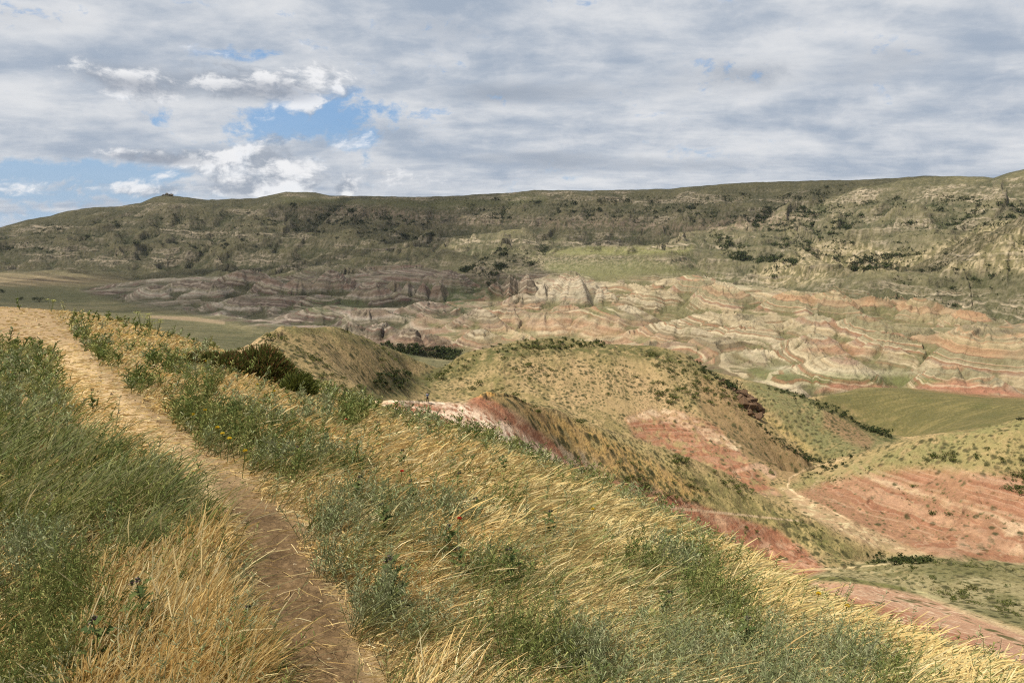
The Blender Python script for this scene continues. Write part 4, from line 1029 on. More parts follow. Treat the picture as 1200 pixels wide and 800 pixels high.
def noise(vec, scale, detail, rough, off, dist=0.0, sc=(1, 1, 1), lac=2.0):
    mp = N(nt, 'ShaderNodeMapping'); mp.inputs['Location'].default_value = off; mp.inputs['Scale'].default_value = sc
    nt.links.new(vec, mp.inputs[0])
    n = N(nt, 'ShaderNodeTexNoise', Scale=scale, Detail=detail, Roughness=rough, Distortion=dist)
    nt.links.new(mp.outputs[0], n.inputs['Vector'])
    return n.outputs['Fac']
def step(v, a, b):
    n = N(nt, 'ShaderNodeMapRange'); n.interpolation_type = 'SMOOTHSTEP'
    n.inputs['From Min'].default_value = a; n.inputs['From Max'].default_value = b
    nt.links.new(v, n.inputs[0]); return n.outputs[0]
def blob(px, py, wx_, wy_, tilt=0.0):
    th, s = pix(px, py); el = math.atan(float(s)); th = float(th)
    u = M('SUBTRACT', AZ, th); v = M('SUBTRACT', EL, el)
    if tilt:
        c, s_ = math.cos(tilt), math.sin(tilt)
        u, v = M('ADD', M('MULTIPLY', u, c), M('MULTIPLY', v, s_)), M('SUBTRACT', M('MULTIPLY', v, c), M('MULTIPLY', u, s_))
    u = M('DIVIDE', u, wx_ / FOC); v = M('DIVIDE', v, wy_ / FOC)
    return M('EXPONENT', M('MULTIPLY', M('ADD', M('MULTIPLY', u, u), M('MULTIPLY', v, v)), -1.0))
def mixc(f, a, b):
    n = N(nt, 'ShaderNodeMix', data_type='RGBA')
    nt.links.new(f, n.inputs[0])
    for v, i in ((a, 6), (b, 7)):
        if isinstance(v, tuple): n.inputs[i].default_value = v + (1,)
        else: nt.links.new(v, n.inputs[i])
    return n.outputs[2]
# direction-space vector for puffy clouds seen near the horizon
EXPO = .66
cd = N(nt, 'ShaderNodeCombineXYZ'); nt.links.new(AZ, cd.inputs[0]); nt.links.new(M('MULTIPLY', EL, 1.6), cd.inputs[1])
cdu = N(nt, 'ShaderNodeCombineXYZ'); nt.links.new(M('ADD', AZ, -.012), cdu.inputs[0]); nt.links.new(M('MULTIPLY', M('ADD', EL, .014), 1.6), cdu.inputs[1])
STRM = 1 / .09 / 2 ** EXPO
def cc(r, g, b):
    l = lin(r, g, b, 1.0); return (float(l[0]) * STRM, float(l[1]) * STRM, float(l[2]) * STRM)
def add(*a):
    v = a[0]
    for q in a[1:]: v = M('ADD', v, q)
    return v
def mul(a, b): return M('MULTIPLY', a, b)
def ctr(n_, k): return mul(M('SUBTRACT', n_, .5), k)
warp = N(nt, 'ShaderNodeTexNoise', Scale=5.0, Detail=4.0, Roughness=.55); nt.links.new(cd.outputs[0], warp.inputs['Vector'])
wv = N(nt, 'ShaderNodeVectorMath', operation='MULTIPLY_ADD'); wv.inputs[1].default_value = (.10, .06, 0)
nt.links.new(warp.outputs['Color'], wv.inputs[0]); nt.links.new(cd.outputs[0], wv.inputs[2])
big = noise(wv.outputs[0], 4.2, 9, .58, (2, 3, 0), 0, (1, 1.9, 1))
n1 = noise(wv.outputs[0], 13, 8, .62, (1, 2, 0), 0)
n4 = noise(wv.outputs[0], 34, 6, .66, (5, 8, 0), 0)
n1u_v = N(nt, 'ShaderNodeVectorMath', operation='MULTIPLY_ADD'); n1u_v.inputs[1].default_value = (.10, .06, 0)
nt.links.new(warp.outputs['Color'], n1u_v.inputs[0]); nt.links.new(cdu.outputs[0], n1u_v.inputs[2])
n1u = noise(n1u_v.outputs[0], 13, 8, .62, (1, 2, 0), 0)
relief = M('SUBTRACT', n1, n1u)                 # thicker below than above: sunlit tops
s1 = noise(cv_.outputs[0], 1.5, 7, .55, (3.1, 1.7, 0), .3, (.75, 1.1, 1))
s2 = noise(cv_.outputs[0], 5.5, 6, .60, (7.1, 2.7, 0), .3, (.7, 1.1, 1))
# high pale sheet
rightw = step(AZ, -.25, .15)
sheet = add(mul(s1, .38), mul(s2, .18), mul(big, .30), mul(n1, .14))
shc = mixc(step(sheet, .40, .60), cc(164, 177, 194), cc(224, 226, 229))
shc = mixc(mul(mul(step(n1, .45, .7), .30), 1.0), shc, cc(224, 225, 228))
# grey undersides
dk = add(mul(blob(170, 92, 110, 18, -.05), .9), mul(blob(330, 100, 70, 20), .9), mul(blob(600, 110, 120, 16), .7), mul(blob(620, 185, 160, 12), .75), mul(blob(860, 195, 240, 9), .5), mul(blob(700, 40, 260, 30), .25), mul(blob(950, 85, 240, 26), .6), mul(blob(60, 30, 120, 24), .35), mul(blob(520, 30, 90, 20), .3))
shc = mixc(mul(step(add(dk, ctr(big, 1.2), ctr(n1, .9)), .30, 1.0), .85), shc, cc(152, 163, 178))
# blue gaps with ragged wispy rims
gp_ = add(mul(blob(372, 140, 84, 30, .10), 1.45), mul(blob(302, 66, 28, 10), .95), mul(blob(184, 139, 12, 9), .8), mul(blob(250, 66, 30, 7), .5), mul(blob(90, 200, 170, 14), 1.15), mul(blob(110, 230, 170, 10), .8), mul(blob(20, 256, 60, 10), .9), mul(blob(240, 168, 30, 6), .4))
gm = step(add(gp_, ctr(n1, 2.2), ctr(n4, 2.0), ctr(big, 1.4)), .28, .92)
blue = N(nt, 'ShaderNodeMix', data_type='RGBA'); blue.inputs[0].default_value = .75
nt.links.new(sky.outputs[0], blue.inputs[6]); blue.inputs[7].default_value = cc(118, 164, 212) + (1,)
bluec = mixc(step(EL, .17, .0), blue.outputs[2], cc(164, 190, 214))
col1 = mixc(mul(gm, .92), shc, bluec)
# cumulus with lit tops and flat grey bases
pf = add(mul(blob(305, 205, 74, 24), 1.25), mul(blob(365, 165, 80, 16, .2), .62), mul(blob(405, 222, 12, 9), 1.1), mul(blob(182, 182, 70, 11), .95), mul(blob(330, 96, 90, 30), .75), mul(blob(110, 222, 160, 9), .45), mul(blob(150, 90, 130, 26), .6), mul(blob(500, 205, 90, 12), .5))
pd_ = add(pf, ctr(n1, 2.3), ctr(n4, .9), ctr(big, .7))
pm_ = step(pd_, .40, .80)
lit = step(add(mul(relief, 3.2), mul(pd_, .16)), -.14, .50)
pc = mixc(lit, cc(160, 169, 182), cc(246, 246, 247))
base_ = add(mul(blob(178, 187, 60, 7), 1.0), mul(blob(330, 108, 60, 14), .8), mul(blob(150, 100, 90, 12), .8))
pc = mixc(mul(step(base_, .25, .9), .7), pc, cc(146, 154, 168))
col2 = mixc(mul(pm_, .88), col1, pc)
nt.links.new(col2, bg.inputs[0])
scene.view_settings.view_transform = 'Standard'; scene.view_settings.look = 'None'; scene.view_settings.exposure = EXPO; scene.view_settings.gamma = 1
scene.cycles.max_bounces = 5; scene.cycles.diffuse_bounces = 3; scene.cycles.transparent_max_bounces = 8
scene.cycles.use_denoising = False; scene.cycles.pixel_filter_type = 'BLACKMAN_HARRIS'; scene.cycles.filter_width = 1.15; scene.cycles.volume_bounces = 0

# ------------------------------------------------------------------ thin summer haze over the whole valley
bpy.ops.mesh.primitive_cube_add(size=1, location=(0, 0, 0))
hz = bpy.context.object; hz.name = 'haze'; hz.scale = (24000, 24000, 1)
zmin, zmax = float(Z.min()) - 1, float(Z[R < 3000].max()) + 25
hz.scale = (24000, 24000, zmax - zmin); hz.location = (0, 0, (zmax + zmin) / 2); hz['kind'] = 'stuff'
m = bpy.data.materials.new('haze'); m.use_nodes = True; nt = m.node_tree; nt.nodes.clear()
o_ = nt.nodes.new('ShaderNodeOutputMaterial'); v_ = nt.nodes.new('ShaderNodeVolumePrincipled')
v_.inputs['Color'].default_value = (.80, .87, 1, 1); v_.inputs['Density'].default_value = .000018; v_.inputs['Anisotropy'].default_value = .2
nt.links.new(v_.outputs[0], o_.inputs['Volume']); hz.data.materials.append(m)
# ------------------------------------------------------------------ clouds out of view above the valley, placed to shade the far hills
m = bpy.data.materials.new('cloud'); m.use_nodes = True; MATS['cloud'] = m
nt = m.node_tree; nt.nodes.clear()
o_ = nt.nodes.new('ShaderNodeOutputMaterial'); df = nt.nodes.new('ShaderNodeBsdfDiffuse'); df.inputs[0].default_value = (.85, .86, .88, 1)
tr = nt.nodes.new('ShaderNodeBsdfTransparent'); mx = nt.nodes.new('ShaderNodeMixShader'); mx.inputs[0].default_value = .30
nt.links.new(tr.outputs[0], mx.inputs[1]); nt.links.new(df.outputs[0], mx.inputs[2]); nt.links.new(mx.outputs[0], o_.inputs[0])
def cloud(gx, gy, rx, ry, seed, rot=0.0, h=1500):
    """a cloud whose shadow falls round (gx, gy)"""
    off = h / math.tan(SUN_EL)
    cx, cy = gx + off * math.sin(SUN_AZ), gy + off * math.cos(SUN_AZ)
    nu, nv = 96, 24
    u, v = np.meshgrid(np.linspace(0, 2 * np.pi, nu, endpoint=False), np.linspace(-np.pi / 2, np.pi / 2, nv), indexing='ij')
    a = np.cos(v) * np.cos(u); b = np.cos(v) * np.sin(u); c = np.sin(v)
    k = 1 + .30 * fbm(a * 2 + seed, b * 2 + c, 4, seed)
    x, y, z = a * k * rx, b * k * ry, np.where(c > 0, c * k * 140, c * 30)
    cr, sr = math.cos(rot), math.sin(rot)
    V = np.stack([cx + x * cr - y * sr, cy + x * sr + y * cr, h + z], -1).reshape(-1, 3)
    i = np.arange(nu * nv).reshape(nu, nv); j = np.roll(i, -1, 0)
    Fq = np.stack([i[:, :-1], j[:, :-1], j[:, 1:], i[:, 1:]], -1).reshape(-1, 4)
    tag(np_mesh('cloud', V, Fq, 'cloud', True), kind='structure')
cloud(-900, 1900, 900, 560, 3); cloud(500, 1780, 1000, 330, 7); cloud(1500, 1560, 700, 330, 9, -.2)
cloud(-420, 1150, 420, 330, 12, .2); cloud(560, 1010, 170, 90, 15, -.2)
# ------------------------------------------------------------------ things that stand in the landscape
rs = np.random.RandomState(77)
def soil_mat(name, col, rough=.9):
    m, nt, b = new_mat(name)
    n = N(nt, 'ShaderNodeTexNoise', Scale=3.0, Detail=5.0); tcn = nt.nodes.new('ShaderNodeTexCoord'); nt.links.new(tcn.outputs['Object'], n.inputs['Vector'])
    r = ramp(nt, [(.3, tuple(float(c) * .65 for c in col)), (.7, tuple(float(c) * 1.3 for c in col))]); nt.links.new(n.outputs['Fac'], r.inputs[0]); nt.links.new(r.outputs[0], b.inputs['Base Color'])
    bp = N(nt, 'ShaderNodeBump', Strength=.6, Distance=.05); nt.links.new(n.outputs['Fac'], bp.inputs['Height']); nt.links.new(bp.outputs[0], b.inputs['Normal'])
    b.inputs['Roughness'].default_value = rough
    return m
soil_mat('brown_rock', lin(112, 88, 66)); soil_mat('grey_rock', lin(140, 126, 104)); soil_mat('bark', lin(92, 74, 56))
soil_mat('skin', lin(196, 150, 122)); soil_mat('shirt_cloth', lin(122, 138, 156)); soil_mat('dark_cloth', lin(34, 34, 42)); soil_mat('hair_brown', lin(52, 40, 32)); soil_mat('shoe', lin(60, 56, 54))
def empty(name, loc, rz=0., sc=1.):
    o = bpy.data.objects.new(name, None); COL.objects.link(o); o.location = loc; o.rotation_euler = (0, 0, rz); o.scale = (sc, sc, sc); o.empty_display_size = .1
    return o
def copy_tree(o, parent=None):
    c = o.copy(); COL.objects.link(c); c.parent = parent
    for ch in [k for k in bpy.data.objects if k.parent == o]: copy_tree(ch, c)
    return c
def clump(n, w, h, leaf, cols, seed, lift=.15, lobes=7):
    """leaf-sized quads gathered in uneven lobes"""
    r_ = np.random.RandomState(seed)
    lc = np.stack([r_.normal(0, .27, lobes) * w, r_.normal(0, .27, lobes) * w, (lift + r_.uniform(.12, .62, lobes)) * h], -1)
    lr = r_.uniform(.20, .36, lobes)
    k = r_.randint(0, lobes, n)
    d = norm(r_.normal(0, 1, (n, 3))) * (r_.uniform(.45, 1.05, (n, 1)) ** .6)
    P = lc[k] + d * (lr[k][:, None] * np.array([w, w, h]))
    P[:, 2] = np.abs(P[:, 2])
    a = norm(r_.normal(0, 1, (n, 3))) ; b = norm(np.cross(a, r_.normal(0, 1, (n, 3))))
    s = leaf * r_.uniform(.6, 1.4, (n, 1))
    V = np.stack([P - a * s, P - b * s * .5, P + a * s, P + b * s * .5], 1).reshape(-1, 3)
    Fq = np.arange(n * 4).reshape(n, 4)
    A = np.array([lin(*c) for c in cols]); cc_ = A[r_.randint(0, len(A), n)] * r_.uniform(.75, 1.3, (n, 1)) * (1 + .25 * (r_.rand(lobes)[k][:, None] - .5))
    return V, Fq, np.repeat(cc_, 4, 0)
HC = [(92, 102, 50), (110, 116, 58), (78, 88, 42), (126, 124, 66)]
HC2 = [(120, 118, 72), (134, 128, 82), (104, 104, 62)]
FC = [(62, 72, 38), (74, 84, 44), (50, 60, 32), (86, 92, 52)]
def proto_mesh(name, n, w, h, leaf, cols, seed, lobes=6):
    V, Fq, c = clump(n, w, h, leaf, cols, seed, lobes=lobes)
    o = np_mesh(name, V, Fq, 'shrub_leaf', True, c); me = o.data; bpy.data.objects.remove(o); return me
HP = [proto_mesh('shrub', 150, 1.0, .62, .085, HC if i < 4 else HC2, 900 + i) for i in range(6)]
FP = [proto_mesh('bush', 120, 1.0, .8, .11, FC, 950 + i) for i in range(4)]
placed = []
def sow(me, name, x, y, z, s, label, cat, group, sz=1.0):
    o = bpy.data.objects.new(name, me); COL.objects.link(o)
    o.location = (x, y, z - .05 * s); o.rotation_euler = (0, 0, rs.uniform(0, 6.28)); o.scale = (s, s, s * sz)
    tag(o, label, cat, group); return o
def vis_points(P, n, rr, cond=None, seed=1):
    """terrain points seen inside a surveyed outline"""
    P = np.array(P, float); m = inpoly(PX, PY, P) & VIS & (R > rr[0]) & (R < rr[1])
    i, j = np.nonzero(m)
    if len(i) == 0: return np.zeros((0, 3))
    w = (PX[i, j] * 0 + 1.0)
    if cond is not None: w = w * np.clip(cond(X[i, j], Y[i, j]), 0, 1)
    # every grid vertex carries its own share of ground
    w = w * R[i, j] ** 1.6; w = w / w.sum()
    k = np.random.RandomState(seed).choice(len(i), size=min(n, int((w > 0).sum())), replace=False, p=w)
    i, j = i[k], j[k]
    return np.stack([X[i, j], Y[i, j], Z[i, j]], -1)
nz = lambda sc, sd, off=.1: (lambda x, y: np.clip(fbm(x / sc, y / sc, 3, sd) * 2 + off, 0, 1) ** 2 + .02)
scrub = Pile()
def stuff_at(pts, sizes, protos_cols, n, leaf, seed, hz=.6):
    for q, (p, s) in enumerate(zip(pts, sizes)):
        V, Fq, c = clump(n, 1.0, hz, leaf, protos_cols[q % len(protos_cols)], seed + q, lobes=4)
        scrub.add(V * s + p - np.array([0, 0, .05 * s]), Fq, c)
SITES = [
 ('central', [(470, 460), (540, 418), (600, 402), (700, 402), (800, 416), (850, 445), (880, 480), (930, 530), (900, 560), (840, 500), (760, 480), (700, 470), (620, 455), (540, 460)], (200, 340), 95, 420, nz(26, 701, .2), 1.5,
  'small rounded green shrub dotted over the big tan hill in the middle', 'shrubs dotted over the big middle hill'),
 ('left', [(280, 410), (330, 384), (400, 386), (470, 408), (520, 430), (460, 465), (400, 460), (330, 440)], (130, 320), 45, 260, nz(18, 703, .2), 1.2,
  'small dark shrub dotted over the left brown hill behind the grassy slope', 'shrubs dotted over the left brown hill'),
 ('spur', [(600, 462), (650, 478), (760, 520), (860, 558), (960, 612), (1015, 648), (940, 650), (880, 610), (800, 590), (740, 575), (680, 525), (620, 480)], (120, 200), 70, 260, nz(14, 705, .3), .95,
  'low green shrub on the ochre and green spur above the red clay face', 'shrubs on the ochre spur'),
 ('redface', [(700, 560), (760, 580), (860, 608), (940, 640), (960, 664), (900, 666), (840, 650), (760, 600)], (110, 180), 14, 30, nz(10, 707, .1), .8,
  'low green shrub on the red clay face below the narrow hillside path', 'shrubs on the red clay face'),
 ('right', [(950, 560), (1033, 530), (1100, 510), (1200, 492), (1290, 488), (1290, 640), (1200, 640), (1080, 600), (1000, 570)], (190, 290), 60, 260, nz(20, 709, .1), 1.3,
  'round dark green shrub on the big red and green hill at the right', 'shrubs on the big right hill'),
 ('terrace', [(1010, 656), (1100, 655), (1290, 664), (1290, 750), (1200, 730), (1100, 700), (1020, 672)], (110, 190), 16, 200, nz(12, 711, .1), .9,
  'low grey green shrub on the flat scrubby terrace below the red hill', 'shrubs on the scrubby terrace')]
for key, P, rr, ni, ns_, cond, size, lab_, grp in SITES:
    pts = vis_points(P, ni + ns_, rr, cond, len(key) * 3 + 1)
    sz_ = size * np.exp(rs.normal(-.15, .32, len(pts)))
    order = np.argsort(-(sz_ / np.hypot(pts[:, 0], pts[:, 1])))
    for q in order[:ni]:
        p = pts[q]; sow(HP[rs.randint(6)], 'shrub', *[float(v) for v in p], float(sz_[q]), lab_, 'shrub', grp)
    rest = order[ni:]
    stuff_at(pts[rest], sz_[rest] * .8, [HC, HC2, HC], 34, .12, 3000)
# darker thicket lines
def thicket(P, rr, n, smin, smax, cols, seed, leaf=.13, m=60):
    pts = vis_points(P, n, rr, None, seed)
    stuff_at(pts, np.random.RandomState(seed).uniform(smin, smax, len(pts)), [cols], m, leaf, seed * 31, .7)
thicket([(800, 414), (830, 426), (862, 448), (872, 462), (850, 456), (820, 436)], (270, 330), 40, 1.2, 2.6, FC, 21)
thicket([(886, 492), (905, 505), (950, 535), (966, 545), (950, 543), (905, 518), (886, 500)], (250, 330), 40, 1.0, 2.0, FC, 22)
thicket([(900, 448), (930, 457), (975, 474), (1050, 512), (1040, 516), (990, 492), (950, 474), (900, 456)], (320, 370), 60, 1.2, 2.8, FC, 23)
thicket([(1015, 645), (1060, 652), (1090, 658), (1060, 664), (1000, 656), (985, 646)], (160, 200), 34, .8, 1.9, FC, 24)
thicket([(985, 535), (960, 545), (935, 556), (940, 562), (990, 545), (1020, 525)], (230, 310), 30, .8, 1.6, FC, 25)
thicket([(440, 404), (480, 404), (540, 413), (530, 422), (470, 414)], (500, 640), 110, 3, 6, FC, 26)
thicket([(1120, 483), (1200, 478), (1290, 476), (1290, 492), (1200, 492), (1140, 496)], (240, 290), 40, .9, 2.0, FC + [(120, 104, 84)], 27)
thicket([(430, 440), (465, 430), (480, 440), (470, 455), (445, 462)], (180, 280), 50, 1, 2.2, FC, 28)
thicket([(500, 425), (560, 405), (640, 397), (720, 400), (700, 408), (600, 412), (530, 430)], (260, 330), 70, 1, 2.2, FC + HC, 29)
tag(scrub.build('hillside_scrub', 'shrub_leaf'), kind='stuff')
# -- far bushes on the escarpment
scrub = Pile()
def cur_at(x, y):
    i = np.rint(np.interp(np.arctan2(x, y), th_ax, np.arange(NT))).astype(int); j = np.rint(np.interp(np.log(np.hypot(x, y)), rho_ax, np.arange(NR))).astype(int)
    return CUR[i, j] + .4 * CUR2[i, j]
FAR_SITES = [([(900, 232), (1000, 215), (1000, 300), (960, 296), (900, 290), (880, 262)], 55, 420, 4.5, 'right of centre'), ([(820, 262), (900, 300), (1000, 300), (1100, 290), (1060, 318), (1000, 318), (960, 292), (900, 330), (850, 300)], 45, 300, 4.6, ''),
             ([(1000, 238), (1100, 228), (1200, 236), (1260, 240), (1260, 262), (1100, 270), (1000, 262)], 22, 220, 4.2, ''), ([(340, 236), (440, 244), (520, 262), (500, 288), (420, 284), (340, 270)], 45, 260, 4.6, ''),
             ([(520, 232), (640, 236), (760, 230), (880, 226), (880, 262), (700, 262), (560, 256)], 30, 420, 4.2, ''), ([(590, 286), (640, 288), (640, 310), (600, 312), (570, 330), (540, 318), (570, 300)], 26, 150, 4.4, ''),
             ([(180, 240), (320, 250), (330, 285), (250, 300), (180, 290)], 22, 120, 4.2, ''), ([(0, 270), (180, 250), (180, 300), (0, 296)], 8, 120, 4.2, ''), ([(1040, 262), (1200, 250), (1290, 240), (1290, 380), (1050, 350)], 30, 260, 3.2, '')]
fl = {0: 'in the wooded gullies right of centre', 1: 'along the valley that cuts into the far slope', 2: 'on the upper right slope', 3: 'below the cliffs left of centre', 4: 'high on the middle of the long ridge', 5: 'round the green ravine beside the flat field', 6: 'below the left peak of the ridge', 7: 'on the low left end of the ridge', 8: 'on the sunlit right shoulder'}
nfar = 0
for q, (P, ni, ns_, size, _) in enumerate(FAR_SITES):
    ns_ *= 3; ni = int(ni * 1.0); size *= .86; pts = vis_points(P, ni + ns_, (860, 2200), lambda x, y: (np.clip(fbm(x / 48, y / 48, 4, 721) * 1.6 + .3, 0, 1) ** 2 + .05) * (.25 + sst(1., -3., cur_at(x, y))), 41 + q)
    sz_ = size * np.exp(rs.normal(.05, .38, len(pts)))
    order = np.argsort(-(sz_ / np.hypot(pts[:, 0], pts[:, 1])))
    for k in order[:ni]:
        p = pts[k]; sow(FP[rs.randint(4)], 'bush', *[float(v) for v in p], float(sz_[k]), 'dark bush ' + fl[q], 'bush', 'bushes ' + fl[q], .9); nfar += 1
    rest = order[ni:]
    stuff_at(pts[rest], sz_[rest] * .72, [FC], 26, .17, 9000 + q, .8)
tag(scrub.build('ridge_scrub', 'shrub_leaf'), kind='stuff')
print('scrub', time.time() - T0, nfar)
# -- dark trees standing alone on the plain
def far_tree(px, py, s, label, group=None, rr=(500, 1800)):
    x, y, z = at_pixel(px, py, *rr)
    t = empty('tree', (x, y, z - .2), rs.uniform(0, 6)); tag(t, label, 'tree', group)
    V, Fq, c = clump(420, s, s * .62, s * .05, FC, int(px * 7 + py), lift=.2, lobes=8)
    np_mesh('crown', V, Fq, 'shrub_leaf', True, c, t)
    k = 8; a = np.linspace(0, 6.283, k, endpoint=False)
    lv = [(0, .05), (.18, .035), (.4, .02)]
    Vt = np.concatenate([np.stack([np.cos(a) * w_ * s, np.sin(a) * w_ * s, np.full(k, h_ * s)], -1) for h_, w_ in lv])
    Ft = np.array([[l * k + i, l * k + (i + 1) % k, (l + 1) * k + (i + 1) % k, (l + 1) * k + i] for l in range(2) for i in range(k)])
    np_mesh('trunk', Vt, Ft, 'bark', True, None, t)
far_tree(46, 354, 11, 'largest dark round tree on the plain behind the crest of the path')
far_tree(25, 352, 7, 'small dark tree on the plain left of the largest one', None)
far_tree(3, 343, 9, 'dark tree at the left edge of the plain behind the path')
for px, py in ((236, 296), (262, 291), (265, 287), (190, 287), (322, 264), (275, 268), (566, 310), (572, 333), (580, 331)):
    far_tree(px, py + 1, 9, 'isolated dark tree at the foot of the long far ridge', 'isolated trees at the foot of the far ridge', (800, 2000))
# -- rock outcrop on the crest, boulders on the far peak
def rocks(name, px, py, rr, n, spread, size, mat, label, cat, seed, flat=.7, up=0.0):
    x, y, z = at_pixel(px, py, *rr); r_ = np.random.RandomState(seed); bm = bmesh.new()
    for i in range(n):
        c = Vector((r_.normal(0, spread[0]), r_.normal(0, spread[1]), 0)); gz = float(ground(np.array([x + c.x]), np.array([y + c.y]))[0]) - z
        s = size * r_.uniform(.5, 1.3)
        pts = norm(r_.normal(0, 1, (13, 3))) * s * np.array([1, .8, flat]) * r_.uniform(.75, 1.1, (13, 1))
        vs = [bm.verts.new(Vector(p) + c + Vector((0, 0, gz + s * flat * (.35 + up * r_.rand())))) for p in pts]
        res = bmesh.ops.convex_hull(bm, input=vs)
        bmesh.ops.delete(bm, geom=list({g for g in res['geom_interior'] + res['geom_unused'] if isinstance(g, bmesh.types.BMVert)}), context='VERTS')
    bmesh.ops.bevel(bm, geom=[e for e in bm.edges], offset=size * .05, segments=1, affect='EDGES')
    me = bpy.data.meshes.new(name); bm.to_mesh(me); bm.free(); me.materials.append(MATS[mat])
    o = bpy.data.objects.new(name, me); COL.objects.link(o); o.location = (x, y, z); tag(o, label, cat); return o
rocks('rock_outcrop', 880, 478, (240, 330), 26, (2.8, 3.6), 2.3, 'brown_rock', 'dark brown craggy rock outcrop on the steep crest of the middle hill', 'rock outcrop', 4, .75, .5)
rocks('rock_outcrop', 852, 452, (240, 330), 12, (2.6, 2.2), 1.3, 'brown_rock', 'smaller dark rock ledge higher up the crest above the big outcrop', 'rock outcrop', 5, .6)
rocks('rock_pile', 196, 229, (1900, 2300), 9, (7, 2), 4.0, 'grey_rock', 'small rock pile on the left peak of the far ridge', 'rock pile', 6, .8, .6)
rocks('boulder', 597, 497, (100, 160), 3, (.7, .4), .55, 'brown_rock', 'small dark boulder beside the white clay slope', 'boulder', 8)
# -- near shrubs
def twig_shrub(loc, w, h, n, cols, base, label, name='shrub', cat='shrub', group=None, lean=(.25, 0), lw=.012):
    t = empty(name, loc); tag(t, label, cat, group)
    a = rs.uniform(0, 6.283, n); q = np.sqrt(rs.rand(n))
    lump = 1 + .35 * np.sin(a * 3 + w * 7) * q
    P = np.stack([np.cos(a) * q * w * .44, np.sin(a) * q * w * .34, rs.rand(n) * h * .78 * (1 - .75 * q ** 2.4) * lump], -1)
    D = norm(np.stack([np.cos(a) * q * 1.1 + lean[0] + rs.normal(0, .45, n), np.sin(a) * q * 1.1 + lean[1] + rs.normal(0, .45, n), np.full(n, 1.0)], -1))
    L = h * .26 * rs.uniform(.5, 1.3, n)
    col = shades(n, cols, .15)
    PP = P + np.array(loc)
    V, Fq, Cc = blades(PP, D, L, np.full(n, lw), np.zeros((n, 3)), np.tile(lin(*base), (n, 1)) * .5 + col * .5, col * 1.1, 2, head=[.8, 1, .4])
    np_mesh('foliage', V - np.array(loc), Fq, 'shrub_leaf', True, Cc, t)
    m = 40; a = rs.uniform(0, 6.283, m); q = rs.rand(m)
    P = np.stack([np.cos(a) * q * w * .15, np.sin(a) * q * w * .15, np.full(m, -.04)], -1) + np.array(loc)
    D = norm(np.stack([np.cos(a) * q * .8 + lean[0] * .6, np.sin(a) * q * .8, np.ones(m)], -1))
    V, Fq, Cc = blades(P, D, h * rs.uniform(.4, .75, m), np.full(m, lw * 1.6), np.zeros((m, 3)), np.tile(lin(*base), (m, 1)), np.tile(lin(*base), (m, 1)), 3)
    np_mesh('stem', V - np.array(loc), Fq, 'shrub_leaf', True, Cc, t)
    return t
DK = [(112, 120, 60), (94, 104, 50), (128, 126, 68), (138, 102, 66), (104, 110, 56)]
def gp(px, py, rr=(1.6, 60)):
    x, y, z = at_pixel(px, py, *rr); return x, y, z
def edge(px, k=1.0):
    th = float(pix(px, 400)[0]); r = float(s1r(th)) * k; x, y = r * math.sin(th), r * math.cos(th)
    return x, y, float(ground(np.array([x]), np.array([y]))[0])
print('big shrub r', [round(math.hypot(*gp(p, q)[:2]), 1) for p, q in ((235, 430), (312, 452), (352, 466))])
sc_ = math.hypot(*gp(300, 446)[:2]) / FOC
twig_shrub(gp(232, 430), 52 * sc_, 17 * sc_, 2200, DK, (88, 72, 44), 'low dark shrub at the left end of the dark thicket on the slope', lw=.025)
twig_shrub(gp(264, 436), 76 * sc_, 24 * sc_, 4200, DK, (96, 78, 46), 'dark green and russet shrub in the middle of the thicket on the slope', lw=.025)
twig_shrub(gp(308, 446), 72 * sc_, 42 * sc_, 5500, DK, (92, 70, 42), 'tallest dark shrub at the right end of the thicket on the slope', lw=.025)
twig_shrub(gp(350, 464), 40 * sc_, 26 * sc_, 2200, [(104, 112, 50), (84, 96, 44), (122, 126, 62)], (90, 80, 44), 'small bright green shrub just below the dark thicket', lw=.025)
for px, k, h, w_, lb in ((845, 1.12, .52, .35, 'tall pointed dark shrub at the lower rim of the golden slope'), (866, 1.1, .34, .4, 'low dark shrub next to the tall pointed one at the rim'), (888, 1.08, .40, .42, 'bushy dark shrub between two lower ones at the rim'), (908, 1.08, .32, .36, 'rightmost dark shrub at the rim of the golden slope'),
                         (603, 1.1, .36, .3, 'lone grey green shrub at the rim in front of the white clay')):
    twig_shrub(edge(px, k), w_, h, 1500, DK[:3] + [(92, 100, 54)], (80, 70, 46), lb, lw=.012)
# pale umbels against the plain at the crest
def umbel(loc, h, label, group):
    t = empty('umbel_plant', loc); tag(t, label, 'wild plant', group)
    m = 5; a = rs.uniform(0, 6.28, m); base_ = np.tile(np.array(loc), (m, 1))
    D = norm(np.stack([.25 * np.cos(a) + .1, .25 * np.sin(a), np.ones(m)], -1)); L = h * rs.uniform(.7, 1, m)
    cg = np.tile(lin(128, 136, 84), (m, 1))
    V, Fq, Cc = blades(base_, D, L, np.full(m, .012), np.zeros((m, 3)), cg, cg, 2, head=[1, 1, .9]); np_mesh('stem', V - np.array(loc), Fq, 'shrub_leaf', True, Cc, t)
    for tip in D * L[:, None]:
        k = 12
        P = tip + rs.normal(0, 1, (k, 3)) * np.array([.04, .04, .01]) * (h / .6)
        DD = norm(rs.normal(0, 1, (k, 3))); cy = shades(k, [(206, 204, 120), (190, 196, 130)], .08)
        V, Fq, Cc = blades(P + np.array(loc), DD, np.full(k, .025), np.full(k, .025), np.zeros((k, 3)), cy, cy, 1, head=[1, 1]); np_mesh('flower_head', V - np.array(loc), Fq, 'petal', True, Cc, t)
